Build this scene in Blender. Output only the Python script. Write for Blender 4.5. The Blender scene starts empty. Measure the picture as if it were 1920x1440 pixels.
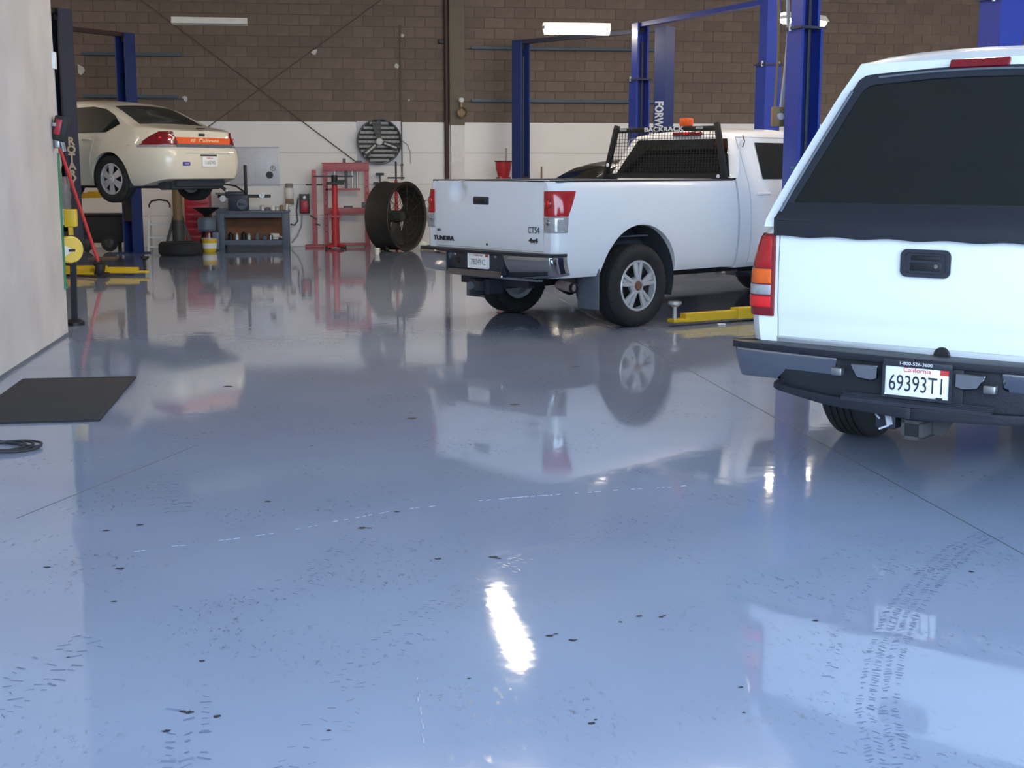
import bpy, bmesh, math, random
from math import sin, cos, pi, radians, sqrt, hypot
from mathutils import Vector, Matrix
random.seed(7)
SC = bpy.context.scene
COL = SC.collection

# ------------------------------------------------------------------ camera, sky, exposure
cd = bpy.data.cameras.new('camera')
cd.sensor_width = 36.0
cd.lens = 46.5
cd.clip_end = 300
cam = bpy.data.objects.new('camera', cd)
cam.location = (0, 0, 1.515)
cam.rotation_euler = (radians(90 - 9.23), 0, radians(-8))
COL.objects.link(cam)
SC.camera = cam

world = bpy.data.worlds.new('world')
SC.world = world
world.use_nodes = True
wn = world.node_tree.nodes
wn['Background'].inputs['Color'].default_value = (0.58, 0.78, 1.0, 1)
wn['Background'].inputs['Strength'].default_value = 6.3

vs = SC.view_settings
vs.view_transform = 'Standard'
vs.look = 'None'
vs.gamma = 1.0
vs.use_curve_mapping = False
vs.exposure = 0.5

LAMP_TUBE = 30.0      # strength of the warm fluorescent tubes
FILL_TUBE = 84.0         # strength of the unseen fill tubes added to brighten the room

# ------------------------------------------------------------------ helpers
def lin(c):
    c = c / 255.0
    return c / 12.92 if c <= 0.04045 else ((c + 0.055) / 1.055) ** 2.4
def C(r, g, b):
    return (lin(r), lin(g), lin(b), 1)

MATS = {}
def mat(name, col, rough=0.5, metal=0.0, coat=0.0, var=0.06, vscale=6.0, bump=0.0, bscale=60.0, emit=0.0, ecol=None, spec=0.5, rnd=0.0, island=0.0):
    m = bpy.data.materials.new(name)
    m.use_nodes = True
    nt = m.node_tree
    b = nt.nodes['Principled BSDF']
    b.inputs['Roughness'].default_value = rough
    b.inputs['Metallic'].default_value = metal
    b.inputs['Coat Weight'].default_value = coat
    b.inputs['Coat Roughness'].default_value = 0.04
    b.inputs['Specular IOR Level'].default_value = spec
    tc = nt.nodes.new('ShaderNodeTexCoord')
    nz = nt.nodes.new('ShaderNodeTexNoise')
    nz.inputs['Scale'].default_value = vscale
    nz.inputs['Detail'].default_value = 4
    nt.links.new(tc.outputs['Object'], nz.inputs['Vector'])
    hsv = nt.nodes.new('ShaderNodeHueSaturation')
    hsv.inputs['Color'].default_value = col
    mr = nt.nodes.new('ShaderNodeMapRange')
    mr.inputs['From Min'].default_value = 0.25
    mr.inputs['From Max'].default_value = 0.75
    mr.inputs['To Min'].default_value = 1 - var
    mr.inputs['To Max'].default_value = 1 + var
    nt.links.new(nz.outputs['Fac'], mr.inputs['Value'])
    val = mr.outputs['Result']
    if rnd or island:
        if rnd:
            oi = nt.nodes.new('ShaderNodeObjectInfo'); ro = oi.outputs['Random']
        else:
            oi = nt.nodes.new('ShaderNodeNewGeometry'); ro = oi.outputs['Random Per Island']
        m2 = nt.nodes.new('ShaderNodeMapRange')
        k = rnd or island
        m2.inputs['To Min'].default_value = 1 - k
        m2.inputs['To Max'].default_value = 1 + k
        nt.links.new(ro, m2.inputs['Value'])
        mu = nt.nodes.new('ShaderNodeMath'); mu.operation = 'MULTIPLY'
        nt.links.new(val, mu.inputs[0]); nt.links.new(m2.outputs['Result'], mu.inputs[1])
        val = mu.outputs[0]
    nt.links.new(val, hsv.inputs['Value'])
    nt.links.new(hsv.outputs['Color'], b.inputs['Base Color'])
    if bump:
        n2 = nt.nodes.new('ShaderNodeTexNoise')
        n2.inputs['Scale'].default_value = bscale
        n2.inputs['Detail'].default_value = 3
        nt.links.new(tc.outputs['Object'], n2.inputs['Vector'])
        bp = nt.nodes.new('ShaderNodeBump')
        bp.inputs['Strength'].default_value = bump
        bp.inputs['Distance'].default_value = 0.01
        nt.links.new(n2.outputs['Fac'], bp.inputs['Height'])
        nt.links.new(bp.outputs['Normal'], b.inputs['Normal'])
    if emit:
        b.inputs['Emission Color'].default_value = ecol or col
        b.inputs['Emission Strength'].default_value = emit
    MATS[name] = m
    return m

class MB:
    """collects shapes in one bmesh"""
    def __init__(s):
        s.bm = bmesh.new()
    def face(s, vs_):
        try:
            return s.bm.faces.new(vs_)
        except ValueError:
            return None
    def box(s, x0, x1, y0, y1, z0, z1, bev=0.0, seg=2):
        t = bmesh.new()
        co = [(x, y, z) for x in (x0, x1) for y in (y0, y1) for z in (z0, z1)]
        v = [t.verts.new(c) for c in co]
        for f in ((0, 1, 3, 2), (4, 6, 7, 5), (0, 4, 5, 1), (2, 3, 7, 6), (0, 2, 6, 4), (1, 5, 7, 3)):
            t.faces.new([v[i] for i in f])
        if bev:
            bmesh.ops.bevel(t, geom=t.edges[:], offset=bev, segments=seg, affect='EDGES', profile=0.5)
        s.join(t)
        return s
    def join(s, t, M=None):
        if M is not None:
            bmesh.ops.transform(t, matrix=M, verts=t.verts)
        mp = {v: s.bm.verts.new(v.co) for v in t.verts}
        for f in t.faces:
            s.face([mp[v] for v in f.verts])
        t.free()
    def obox(s, c, size, R=None, bev=0.0):
        """box of given size centred at c, rotated by matrix R"""
        t = MB().box(-size[0]/2, size[0]/2, -size[1]/2, size[1]/2, -size[2]/2, size[2]/2, bev)
        M = Matrix.Translation(c) @ (R.to_4x4() if R is not None else Matrix.Identity(4))
        s.join(t.bm, M)
        return s
    def bar(s, p0, p1, w, h=None, up=(0, 0, 1), bev=0.0):
        p0, p1 = Vector(p0), Vector(p1)
        d = (p1 - p0); L = d.length; d.normalize()
        u = Vector(up)
        if abs(d.dot(u)) > 0.98:
            u = Vector((0, 1, 0))
        a = d.cross(u).normalized(); b = a.cross(d).normalized()
        R = Matrix((d, a, b)).transposed()
        return s.obox((p0 + p1) / 2, (L, w, h or w), R, bev)
    def tube(s, pts, r, n=10, cap=True, closed=False):
        P = [Vector(p) for p in pts]
        rs = r if isinstance(r, (list, tuple)) else [r] * len(P)
        rings = []; up = None
        m = len(P)
        for i, p in enumerate(P):
            if closed:
                d = P[(i + 1) % m] - P[i - 1]
            else:
                d = P[min(i + 1, m - 1)] - P[max(i - 1, 0)]
            if d.length < 1e-9: d = Vector((0, 0, 1))
            d.normalize()
            if up is None:
                up = Vector((0, 0, 1)) if abs(d.z) < 0.9 else Vector((1, 0, 0))
            a = (up - d * up.dot(d)).normalized(); up = a
            b = d.cross(a)
            rings.append([s.bm.verts.new(p + (a * cos(2*pi*k/n) + b * sin(2*pi*k/n)) * rs[i]) for k in range(n)])
        for i in range(m if closed else m - 1):
            A, B = rings[i], rings[(i + 1) % m]
            for k in range(n):
                s.face([A[k], A[(k+1) % n], B[(k+1) % n], B[k]])
        if cap and not closed:
            s.face(rings[0][::-1]); s.face(rings[-1])
        return s
    def lathe(s, prof, M=None, n=32, closed=False):
        """prof: (radius, height) about +Z, moved by matrix M"""
        M = M or Matrix.Identity(4)
        rings = []
        for r, h in prof:
            if r < 1e-6:
                rings.append([s.bm.verts.new(M @ Vector((0, 0, h)))])
            else:
                rings.append([s.bm.verts.new(M @ Vector((r*cos(2*pi*k/n), r*sin(2*pi*k/n), h))) for k in range(n)])
        prs = list(zip(rings[:-1], rings[1:]))
        if closed: prs.append((rings[-1], rings[0]))
        for A, B in prs:
            for k in range(n):
                k2 = (k + 1) % n
                if len(A) == 1 and len(B) == 1: continue
                if len(A) == 1: s.face([A[0], B[k], B[k2]])
                elif len(B) == 1: s.face([A[k], A[k2], B[0]])
                else: s.face([A[k], A[k2], B[k2], B[k]])
        return s
    def cyl(s, p0, p1, r, n=20, r2=None):
        p0, p1 = Vector(p0), Vector(p1)
        r2 = r if r2 is None else r2
        return s.tube([p0, p1], [r, r2], n)
    def prism(s, pts, thick):
        """solid of polygon pts (3-D, planar) pushed along its normal by thick"""
        P = [Vector(p) for p in pts]
        nrm = Vector((0, 0, 0))
        for i in range(len(P)):
            a, b = P[i], P[(i+1) % len(P)]
            nrm += Vector(((a.y-b.y)*(a.z+b.z), (a.z-b.z)*(a.x+b.x), (a.x-b.x)*(a.y+b.y)))
        nrm.normalize()
        A = [s.bm.verts.new(p) for p in P]
        B = [s.bm.verts.new(p + nrm * thick) for p in P]
        s.face(A[::-1]); s.face(B)
        for i in range(len(P)):
            j = (i + 1) % len(P)
            s.face([A[i], A[j], B[j], B[i]])
        return s
    def sheet(s, outer, inner):
        """closed solid between two equal grids of points [i][k]"""
        ni, nk = len(outer), len(outer[0])
        O = [[s.bm.verts.new(p) for p in row] for row in outer]
        I = [[s.bm.verts.new(p) for p in row] for row in inner]
        for i in range(ni - 1):
            for k in range(nk - 1):
                s.face([O[i][k], O[i+1][k], O[i+1][k+1], O[i][k+1]])
                s.face([I[i][k], I[i][k+1], I[i+1][k+1], I[i+1][k]])
        for i in range(ni - 1):
            for k in (0, nk - 1):
                s.face([O[i][k], O[i+1][k], I[i+1][k], I[i][k]])
        for k in range(nk - 1):
            for i in (0, ni - 1):
                s.face([O[i][k], O[i][k+1], I[i][k+1], I[i][k]])
        return s
    def bevel(s, w, seg=2, ang=0.6):
        bmesh.ops.recalc_face_normals(s.bm, faces=s.bm.faces)
        ed = [e for e in s.bm.edges if len(e.link_faces) == 2 and e.calc_face_angle(0) > ang]
        bmesh.ops.bevel(s.bm, geom=ed, offset=w, segments=seg, affect='EDGES', profile=0.5, clamp_overlap=True)
        return s
    def mesh(s, name, smooth=0.6):
        bmesh.ops.recalc_face_normals(s.bm, faces=s.bm.faces)
        me = bpy.data.meshes.new(name)
        s.bm.to_mesh(me); s.bm.free()
        if smooth:
            me.polygons.foreach_set('use_smooth', [True] * len(me.polygons))
            me.set_sharp_from_angle(angle=smooth)
        return me
    def build(s, name, m, parent=None, smooth=0.6, loc=None):
        me = s.mesh(name, smooth)
        return link(name, me, m, parent, loc)

def link(name, me, m, parent=None, loc=None):
    o = bpy.data.objects.new(name, me)
    COL.objects.link(o)
    if m is not None:
        me.materials.append(MATS[m] if isinstance(m, str) else m)
    if parent is not None: o.parent = parent
    if loc is not None: o.location = loc
    return o

def tag(o, label=None, cat=None, group=None, kind=None):
    if label: o['label'] = label
    if cat: o['category'] = cat
    if group: o['group'] = group
    if kind: o['kind'] = kind
    return o

def thing(name, label, cat, loc=(0, 0, 0), rz=0.0, group=None):
    o = bpy.data.objects.new(name, None)
    o.empty_display_size = 0.1
    COL.objects.link(o)
    o.location = loc
    o.rotation_euler = (0, 0, rz)
    return tag(o, label, cat, group)

def dup(o, parent=None, loc=None, rz=None):
    c = o.copy(); COL.objects.link(c)
    if parent is not None: c.parent = parent
    if loc is not None: c.location = loc
    if rz is not None: c.rotation_euler = (0, 0, rz)
    for ch in list(o.children): dup(ch, c)
    return c

def text(name, body, size, m, parent, loc, rot=(pi/2, 0, 0), ext=0.001, sx=1.0, bold=0.0, align='CENTER'):
    cu = bpy.data.curves.new(name, 'FONT')
    cu.body = body; cu.size = size; cu.extrude = ext; cu.offset = bold
    cu.align_x = align; cu.align_y = 'CENTER'; cu.resolution_u = 3
    tmp = bpy.data.objects.new(name, cu); COL.objects.link(tmp)
    dg = bpy.context.evaluated_depsgraph_get()
    me = bpy.data.meshes.new_from_object(tmp.evaluated_get(dg))
    bpy.data.objects.remove(tmp); bpy.data.curves.remove(cu)
    me.materials.clear(); me.materials.append(MATS[m]); me.name = name
    o = bpy.data.objects.new(name, me)
    COL.objects.link(o)
    o.parent = parent; o.location = loc; o.rotation_euler = rot; o.scale = (sx, 1, 1)
    return o

def cut(o, *ts):
    for t in ts: cut1(o, t)
def cut1(o, t):
    """boolean difference: o minus bmesh builder t"""
    bmesh.ops.recalc_face_normals(t.bm, faces=t.bm.faces)
    me = bpy.data.meshes.new('cutter'); t.bm.to_mesh(me); t.bm.free()
    k = bpy.data.objects.new('cutter', me); COL.objects.link(k)
    if o.parent:
        k.parent = o.parent
    md = o.modifiers.new('b', 'BOOLEAN'); md.operation = 'DIFFERENCE'; md.solver = 'EXACT'; md.object = k
    dg = bpy.context.evaluated_depsgraph_get(); dg.update()
    nm = bpy.data.meshes.new_from_object(o.evaluated_get(dg))
    o.modifiers.clear()
    old = o.data; mm = old.materials[0]
    o.data = nm
    nm.materials.clear(); nm.materials.append(mm)
    nm.polygons.foreach_set('material_index', [0] * len(nm.polygons))
    nm.polygons.foreach_set('use_smooth', [True] * len(nm.polygons))
    nm.set_sharp_from_angle(angle=0.5)
    bpy.data.objects.remove(k); bpy.data.meshes.remove(me); bpy.data.meshes.remove(old)

def arch_tool(y, z, r, z0, xi, xo):
    """wheel arch cutters, left and right: a round top on straight sides"""
    t = MB()
    for s in (-1, 1):
        prof = [(y + r, z0)] + [(y + r * cos(pi * k / 28), z + r * sin(pi * k / 28)) for k in range(29)] + [(y - r, z0)]
        A = [t.bm.verts.new((s * xi, a, b)) for a, b in prof]; B = [t.bm.verts.new((s * xo, a, b)) for a, b in prof]
        n = len(prof)
        for i in range(n): t.face([A[i], A[(i+1) % n], B[(i+1) % n], B[i]])
        t.face(A); t.face(B)
    return t
def lerp(tbl, x):
    if x <= tbl[0][0]: return tbl[0][1]
    for (a, fa), (b, fb) in zip(tbl, tbl[1:]):
        if x <= b: return fa + (fb - fa) * (x - a) / (b - a)
    return tbl[-1][1]
def spl(tbl, x):
    """smooth (monotone-ish) interpolation through a table"""
    n = len(tbl)
    if x <= tbl[0][0]: return tbl[0][1]
    if x >= tbl[-1][0]: return tbl[-1][1]
    for i in range(n - 1):
        if x <= tbl[i+1][0]: break
    (x0, y0), (x1, y1) = tbl[i], tbl[i+1]
    d = (y1 - y0) / (x1 - x0)
    dm = (y0 - tbl[i-1][1]) / (x0 - tbl[i-1][0]) if i else d
    dp = (tbl[i+2][1] - y1) / (tbl[i+2][0] - x1) if i + 2 < n else d
    m0 = 0 if dm * d <= 0 else 2 * dm * d / (dm + d)
    m1 = 0 if dp * d <= 0 else 2 * dp * d / (dp + d)
    h = x1 - x0; t = (x - x0) / h
    return (2*t**3-3*t**2+1)*y0 + (t**3-2*t**2+t)*h*m0 + (-2*t**3+3*t**2)*y1 + (t**3-t**2)*h*m1
def frange(a, b, st):
    n = max(1, round((b - a) / st))
    return [a + (b - a) * i / n for i in range(n + 1)]

# ------------------------------------------------------------------ materials
mat('block_brown', C(113, 99, 88), 0.85, var=0.10, vscale=5, bump=0.25, bscale=45, rnd=0.10)
mat('block_brown_far', C(113, 99, 88), 0.85, var=0.10, vscale=5, bump=0.25, bscale=45, island=0.10)
mat('mortar_brown', C(106, 93, 83), 0.9, var=0.08)
mat('wall_white', C(238, 235, 230), 0.6, var=0.03, vscale=1.2, bump=0.10, bscale=18)
mat('joint_grey', C(190, 188, 186), 0.8)
mat('plaster', C(204, 198, 194), 0.75, var=0.12, vscale=1.6, bump=0.12, bscale=9)
mat('ceiling_paint', C(220, 216, 210), 0.9)
mat('pilaster_brown', C(112, 103, 88), 0.8, var=0.08)
mat('pilaster_white', C(226, 222, 217), 0.6)
mat('apron', C(120, 118, 114), 0.9, var=0.1)
mat('lift_blue', C(36, 58, 150), 0.38, coat=0.3, var=0.05)
mat('lift_blue_dark', C(34, 55, 112), 0.45, var=0.06)
mat('lift_navy', C(46, 50, 70), 0.55, var=0.08)
mat('lift_black', C(28, 27, 28), 0.6)
mat('rail_teal', C(58, 82, 98), 0.5)
mat('yellow', C(226, 188, 40), 0.45, var=0.08)
mat('yellow_pale', C(240, 205, 95), 0.5)
mat('steel', C(150, 150, 152), 0.35, metal=0.9)
mat('zinc', C(186, 186, 184), 0.42, metal=0.5)
mat('chrome', C(158, 161, 168), 0.08, metal=1.0, var=0.01)
mat('alloy', C(205, 205, 208), 0.35, metal=0.35)
mat('exhaust_steel', C(168, 146, 140), 0.45, metal=0.2, var=0.15)
mat('hitch_iron', C(64, 61, 62), 0.65, var=0.15)
mat('rust_cap', C(122, 84, 66), 0.6)
mat('rubber', C(36, 36, 38), 0.75, bump=0.1, var=0.08)
mat('black', C(22, 22, 25), 0.5)
mat('black_trim', C(38, 42, 52), 0.45, var=0.08)
mat('pad_black', C(25, 28, 38), 0.5, var=0.08, bump=0.15, bscale=90)
mat('grey_plastic', C(92, 98, 108), 0.6)
mat('well_dark', C(58, 61, 66), 0.9)
mat('glass_dark', C(18, 22, 22), 0.06, spec=0.6, var=0.02)
mat('glass_car', C(30, 38, 34), 0.08, spec=0.6, var=0.02)
mat('truck_white', C(232, 235, 240), 0.3, coat=0.6, var=0.01)
mat('cap_white', C(230, 234, 240), 0.3, coat=0.6, var=0.01)
mat('sill_grey', C(190, 193, 196), 0.5, var=0.08)
mat('car_cream', C(224, 216, 196), 0.3, coat=0.6, var=0.01)
mat('car_black', C(20, 21, 22), 0.25, coat=0.8)
mat('lens_red', C(176, 18, 28), 0.12, coat=0.5, var=0.12, vscale=25)
mat('lens_red_dark', C(120, 16, 26), 0.12, coat=0.5, var=0.1, vscale=20)
mat('lens_bright', C(225, 20, 30), 0.15, coat=0.5, var=0.05, vscale=90)
mat('lens_amber', C(232, 96, 20), 0.15, coat=0.5, var=0.15, vscale=20)
mat('lens_clear', C(176, 176, 180), 0.15, metal=0.4, var=0.25, vscale=22)
mat('plate_white', C(240, 240, 238), 0.5, var=0.01)
mat('ink_dark', C(40, 44, 58), 0.5)
mat('ink_grey', C(140, 138, 136), 0.5)
mat('ink_beige', C(196, 176, 152), 0.5)
mat('ink_red', C(206, 60, 60), 0.5)
mat('ink_white', C(225, 225, 228), 0.5)
mat('badge_dark', C(62, 66, 76), 0.35, metal=0.5)
mat('strip_orange', C(238, 92, 34), 0.45)
mat('ink_cream', C(246, 206, 150), 0.5)
mat('sticker_violet', C(64, 54, 150), 0.5)
mat('press_red', C(176, 92, 98), 0.5, var=0.12)
mat('jack_red', C(196, 50, 56), 0.45, var=0.08)
mat('cabinet_red', C(170, 34, 50), 0.4)
mat('bench_blue', C(82, 92, 108), 0.5, var=0.1)
mat('lathe_blue', C(44, 50, 70), 0.45, var=0.1)
mat('plywood', C(128, 84, 54), 0.7, var=0.15, vscale=4)
mat('drum_black', C(44, 42, 38), 0.6, var=0.1)
mat('fan_dark', C(60, 60, 58), 0.5)
mat('fan_slat', C(196, 196, 190), 0.5)
mat('board_white', C(206, 207, 214), 0.35)
mat('mat_black', C(38, 38, 42), 0.9, bump=0.3, bscale=150)
mat('cable_black', C(34, 36, 40), 0.6)
mat('green_trim', C(64, 132, 96), 0.6)
mat('dust_grey', C(168, 170, 178), 0.6)
mat('bag_grey', C(150, 150, 152), 0.35, var=0.15, vscale=12)
mat('bag_white', C(216, 220, 232), 0.4, var=0.12, vscale=14)
mat('bottle_white', C(235, 232, 222), 0.5)
mat('pole_brown', C(120, 100, 66), 0.5)
mat('beacon_orange', C(238, 90, 20), 0.25, coat=0.4)
mat('alu', C(222, 224, 228), 0.45, metal=0.1)
mat('drain_blue', C(98, 112, 128), 0.45)
mat('cardboard', C(150, 118, 84), 0.85)
mat('fixture_white', C(225, 224, 218), 0.5)
mat('tube_warm', (1, 0.9, 0.76, 1), 0.5, emit=LAMP_TUBE, ecol=(1.0, 0.88, 0.72, 1))
mat('tube_fill', (1, 0.9, 0.76, 1), 0.5, emit=FILL_TUBE, ecol=(1.0, 0.83, 0.64, 1))
mat('tube_off', C(225, 225, 222), 0.3)
mat('rod_dark', C(92, 80, 72), 0.7)
mat('pipe_brown', C(66, 46, 42), 0.6)
mat('patch_white', C(200, 198, 192), 0.8, var=0.15, vscale=14)
mat('brass_brown', C(140, 112, 76), 0.5)
mat('mark_dark', C(112, 124, 152), 0.2, var=0.25, vscale=14)
mat('oil_dark', C(30, 33, 42), 0.7)
mat('scuff_light', C(150, 162, 186), 0.3)
mat('joint_dark', C(98, 102, 112), 0.4)

def floor_material():
    m = bpy.data.materials.new('epoxy_floor'); m.use_nodes = True
    nt = m.node_tree; b = nt.nodes['Principled BSDF']
    tc = nt.nodes.new('ShaderNodeTexCoord')
    def noise(scale, detail=4, rough=0.55, stretch=None):
        n = nt.nodes.new('ShaderNodeTexNoise')
        n.inputs['Scale'].default_value = scale; n.inputs['Detail'].default_value = detail; n.inputs['Roughness'].default_value = rough
        if stretch:
            mp = nt.nodes.new('ShaderNodeMapping')
            mp.inputs['Scale'].default_value = stretch
            mp.inputs['Rotation'].default_value = (0, 0, radians(35))
            nt.links.new(tc.outputs['Object'], mp.inputs['Vector']); nt.links.new(mp.outputs['Vector'], n.inputs['Vector'])
        else:
            nt.links.new(tc.outputs['Object'], n.inputs['Vector'])
        return n
    def rng(sock, a, b_, c, d):
        r = nt.nodes.new('ShaderNodeMapRange')
        for k, v in zip(('From Min', 'From Max', 'To Min', 'To Max'), (a, b_, c, d)): r.inputs[k].default_value = v
        nt.links.new(sock, r.inputs['Value']); return r.outputs['Result']
    def mul(a, b_):
        x = nt.nodes.new('ShaderNodeMath'); x.operation = 'MULTIPLY'
        nt.links.new(a, x.inputs[0]); nt.links.new(b_, x.inputs[1]); return x.outputs[0]
    base = nt.nodes.new('ShaderNodeMix'); base.data_type = 'RGBA'
    base.inputs[6].default_value = (0.240, 0.285, 0.40, 1)
    base.inputs[7].default_value = (0.275, 0.325, 0.445, 1)
    nt.links.new(rng(noise(0.7, 3).outputs['Fac'], 0.35, 0.65, 0, 1), base.inputs[0])
    # scuffed grey dirt: fine flecks kept to worn patches
    fine = rng(noise(38, 5, 0.7, (1, 0.45, 1)).outputs['Fac'], 0.56, 0.70, 0, 1)
    patch = rng(noise(1.6, 4, 0.6).outputs['Fac'], 0.48, 0.62, 0, 1)
    dirt = mul(fine, patch)
    dm = nt.nodes.new('ShaderNodeMix'); dm.data_type = 'RGBA'
    dm.inputs[7].default_value = (0.07, 0.078, 0.10, 1)
    nt.links.new(rng(dirt, 0, 1, 0, 0.8), dm.inputs[0])
    nt.links.new(base.outputs[2], dm.inputs[6])
    nt.links.new(dm.outputs[2], b.inputs['Base Color'])
    ro = nt.nodes.new('ShaderNodeMath'); ro.operation = 'ADD'
    nt.links.new(rng(noise(2.2, 4).outputs['Fac'], 0.3, 0.7, 0.03, 0.07), ro.inputs[0])
    nt.links.new(rng(dirt, 0, 1, 0, 0.2), ro.inputs[1])
    nt.links.new(ro.outputs[0], b.inputs['Roughness'])
    b.inputs['IOR'].default_value = 1.38
    bp = nt.nodes.new('ShaderNodeBump'); bp.inputs['Strength'].default_value = 0.5; bp.inputs['Distance'].default_value = 0.0009
    nt.links.new(noise(9.0, 2, 0.45).outputs['Fac'], bp.inputs['Height'])
    nt.links.new(bp.outputs['Normal'], b.inputs['Normal'])
    MATS['epoxy_floor'] = m
floor_material()

# ------------------------------------------------------------------ the room
WV = 26.77          # plane of the back wall
CZ = 6.3            # ceiling
ZB = 2.436          # paint line: 12 courses of block
def struct(name, mb, m, parent=None, smooth=0):
    return tag(mb.build(name, m, parent, smooth), kind='structure')

floor = struct('floor', MB().box(-13, 16, -1.2, WV + .3, -0.2, 0), 'epoxy_floor')
struct('ground', MB().box(-30, 40, -30, -1.2, -0.25, -0.03), 'apron')
struct('ceiling', MB().box(-13, 16, -1.2, WV + .3, CZ, CZ + .2), 'ceiling_paint')
struct('wall_right', MB().box(16, 16.2, -1.2, WV + .3, 0, CZ), 'plaster')
struct('wall_far_left', MB().box(-13.2, -13, 12.64, WV + .3, 0, CZ), 'plaster')
wf = struct('wall_front', MB().box(-2.6, 16.2, -1.4, -1.2, 5.6, CZ).box(12.6, 16.2, -1.4, -1.2, 0, 5.6), 'plaster')
# partition on the left: runs along the bay, then turns behind the far bay
pw = MB().box(-2.53, -2.38, -1.4, 12.64, 0, CZ).box(-13.2, -2.53, 12.49, 12.64, 0, CZ)
wall_left = struct('wall_left', pw, 'plaster')
bs = MB().box(-2.38, -2.373, -1.0, 12.6, 0, 0.022)
struct('baseboard_left', bs, 'joint_dark')
tg = MB()
for i in range(6):
    tg.box(-2.385, -2.372, 12.60 + .007 * i, 12.606 + .007 * i, 0.47, 1.66)
tg.box(-2.392, -2.374, 12.56, 12.648, 0.47, 1.66, .003).box(-2.40, -2.36, 12.55, 12.655, .43, .47)
struct('trim_1', tg, 'green_trim')

# back wall: a core, white painted bands below, single blocks above
def back_wall(name, u0, u1, ub0, ub1):
    w = MB().box(u0, u1, WV, WV + .25, 0, CZ)
    wall = struct(name, w, 'mortar_brown')
    me = None
    for k in range(4):
        z0, z1 = .609 * k, .609 * (k + 1)
        b = MB().box(u0, u1, WV - .012, WV + .01, z0 + .005, z1 - .005, .004, 1)
        b.build('painted_band', 'wall_white', wall, 0)
    struct_j = MB().box(u0, u1, WV - .006, WV, 0, ZB)
    struct_j.build('joint_filler', 'joint_grey', wall, 0)
    bl, bh, j = .4064, .203, .005
    bm_ = MB()
    bm_.box(j, bl - j, -.008, .02, j, bh - j, .004, 1)
    blk = bm_.mesh('block', 0); blk.materials.append(MATS['block_brown'])
    rest = MB(); n = 0
    rows = int((CZ - ZB) / bh)
    for r in range(rows):
        off = 0 if r % 2 else bl / 2
        u = u0 - off
        while u < u1 - .02:
            a, b_ = max(u, u0), min(u + bl, u1)
            z = ZB + r * bh
            full = (u >= u0 - 1e-6 and u + bl <= u1 + 1e-6)
            if full and ub0 <= u <= ub1 and z < 5.0 and n < 298:
                o = bpy.data.objects.new('block', blk); COL.objects.link(o)
                o.parent = wall; o.location = (u, WV - random.random() * .004, z); n += 1
            elif b_ - a > .03:
                rest.box(a + j, b_ - j, WV - .009, WV + .01, z + j, z + bh - j)
            u += bl
    o = rest.build('distant_blocks', 'block_brown_far', wall, 0); o['kind'] = 'stuff'
    return wall
wbl = back_wall('wall_back_left', -13, 2.52, -5.4, 2.4)
wbr = back_wall('wall_back_right', 2.80, 16.2, 2.7, 11.4)
pil = struct('trim_2', MB().box(2.50, 2.80, WV - .12, WV + .2, ZB - .06, CZ, .008), 'pilaster_brown')
struct('trim_3', MB().box(2.52, 2.80, WV - .10, WV + .2, 0, ZB - .06, .008), 'pilaster_white')

# floor joints
fj = MB()
fj.box(2.725, 2.7295, -1.1, WV - .05, .0004, .0016)
fj.build('floor_joint', 'joint_dark', floor, 0)
fj = MB(); fj.bar((-1.37, 5.89, .0008), (-.72, 7.4, .0008), .006, .001)
fj.build('scratch', 'joint_dark', floor, 0)
fj = MB(); rs = random.Random(11)
for P, w_ in (([(-.79, 5.29), (-.23, 5.49), (.29, 5.80), (.77, 5.94), (1.3, 6.02), (1.74, 6.07)], .0028), ([(.25, 3.8), (.235, 3.55), (.23, 3.25)], .0025)):
    for a, b in zip(P, P[1:]):
        a, b = Vector((*a, .0008)), Vector((*b, .0008)); n = max(2, int((b - a).length / .03))
        for k in range(n):
            if rs.random() < .45: continue
            p, q = a.lerp(b, k / n), a.lerp(b, (k + rs.uniform(.4, 1)) / n)
            o_ = Vector((rs.uniform(-.004, .004), rs.uniform(-.004, .004), 0))
            fj.bar(p + o_, q + o_, w_ * rs.uniform(.4, 1.3), .0012)
o = fj.build('scratch', 'scuff_light', floor, 0); o['kind'] = 'stuff'

# tyre marks: rows of lug prints along a path
def tyre_mark(path, width, rows, step, seed, dens=0.75, lug=(.05, .012)):
    rr = random.Random(seed); t = MB()
    for a, b in zip(path, path[1:]):
        a, b = Vector((*a, 0)), Vector((*b, 0)); d = b - a; L = d.length; d.normalize(); n = Vector((-d.y, d.x, 0))
        s = 0
        while s < L:
            for r in range(rows):
                if rr.random() > dens: continue
                off = (r / max(1, rows - 1) - .5) * width
                p = a + d * (s + rr.uniform(-.006, .006)) + n * off
                ang = math.atan2(n.y, n.x) + (.45 if r % 2 else -.45) + rr.uniform(-.4, .4)
                e = Vector((cos(ang), sin(ang), 0)) * lug[0] * rr.uniform(.12, .45); w = Vector((-e.y, e.x, 0)).normalized() * lug[1] * rr.uniform(.2, .7)
                z = Vector((0, 0, .0011))
                v = [t.bm.verts.new(q + z) for q in (p - e - w, p + e - w * .4, p + e + w, p - e + w * .5)]
                t.face(v)
            s += step
    o = t.build('tyre_mark', 'mark_dark', floor, 0); o['kind'] = 'stuff'
tyre_mark([(1.40, 3.0), (1.52, 3.38), (1.72, 3.78), (1.94, 4.15), (2.23, 4.54), (2.51, 4.86), (2.75, 5.05)], .10, 4, .022, 1, .8, (.035, .008))
tyre_mark([(1.30, 3.1), (1.44, 3.55), (1.62, 3.93), (1.85, 4.34), (2.19, 4.76)], .02, 2, .03, 2, .35, (.03, .007))
tyre_mark([(.19, 4.13), (.5, 4.66), (.69, 4.9), (.95, 5.16), (1.3, 5.53)], .11, 4, .026, 3, .5, (.035, .008))
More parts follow.
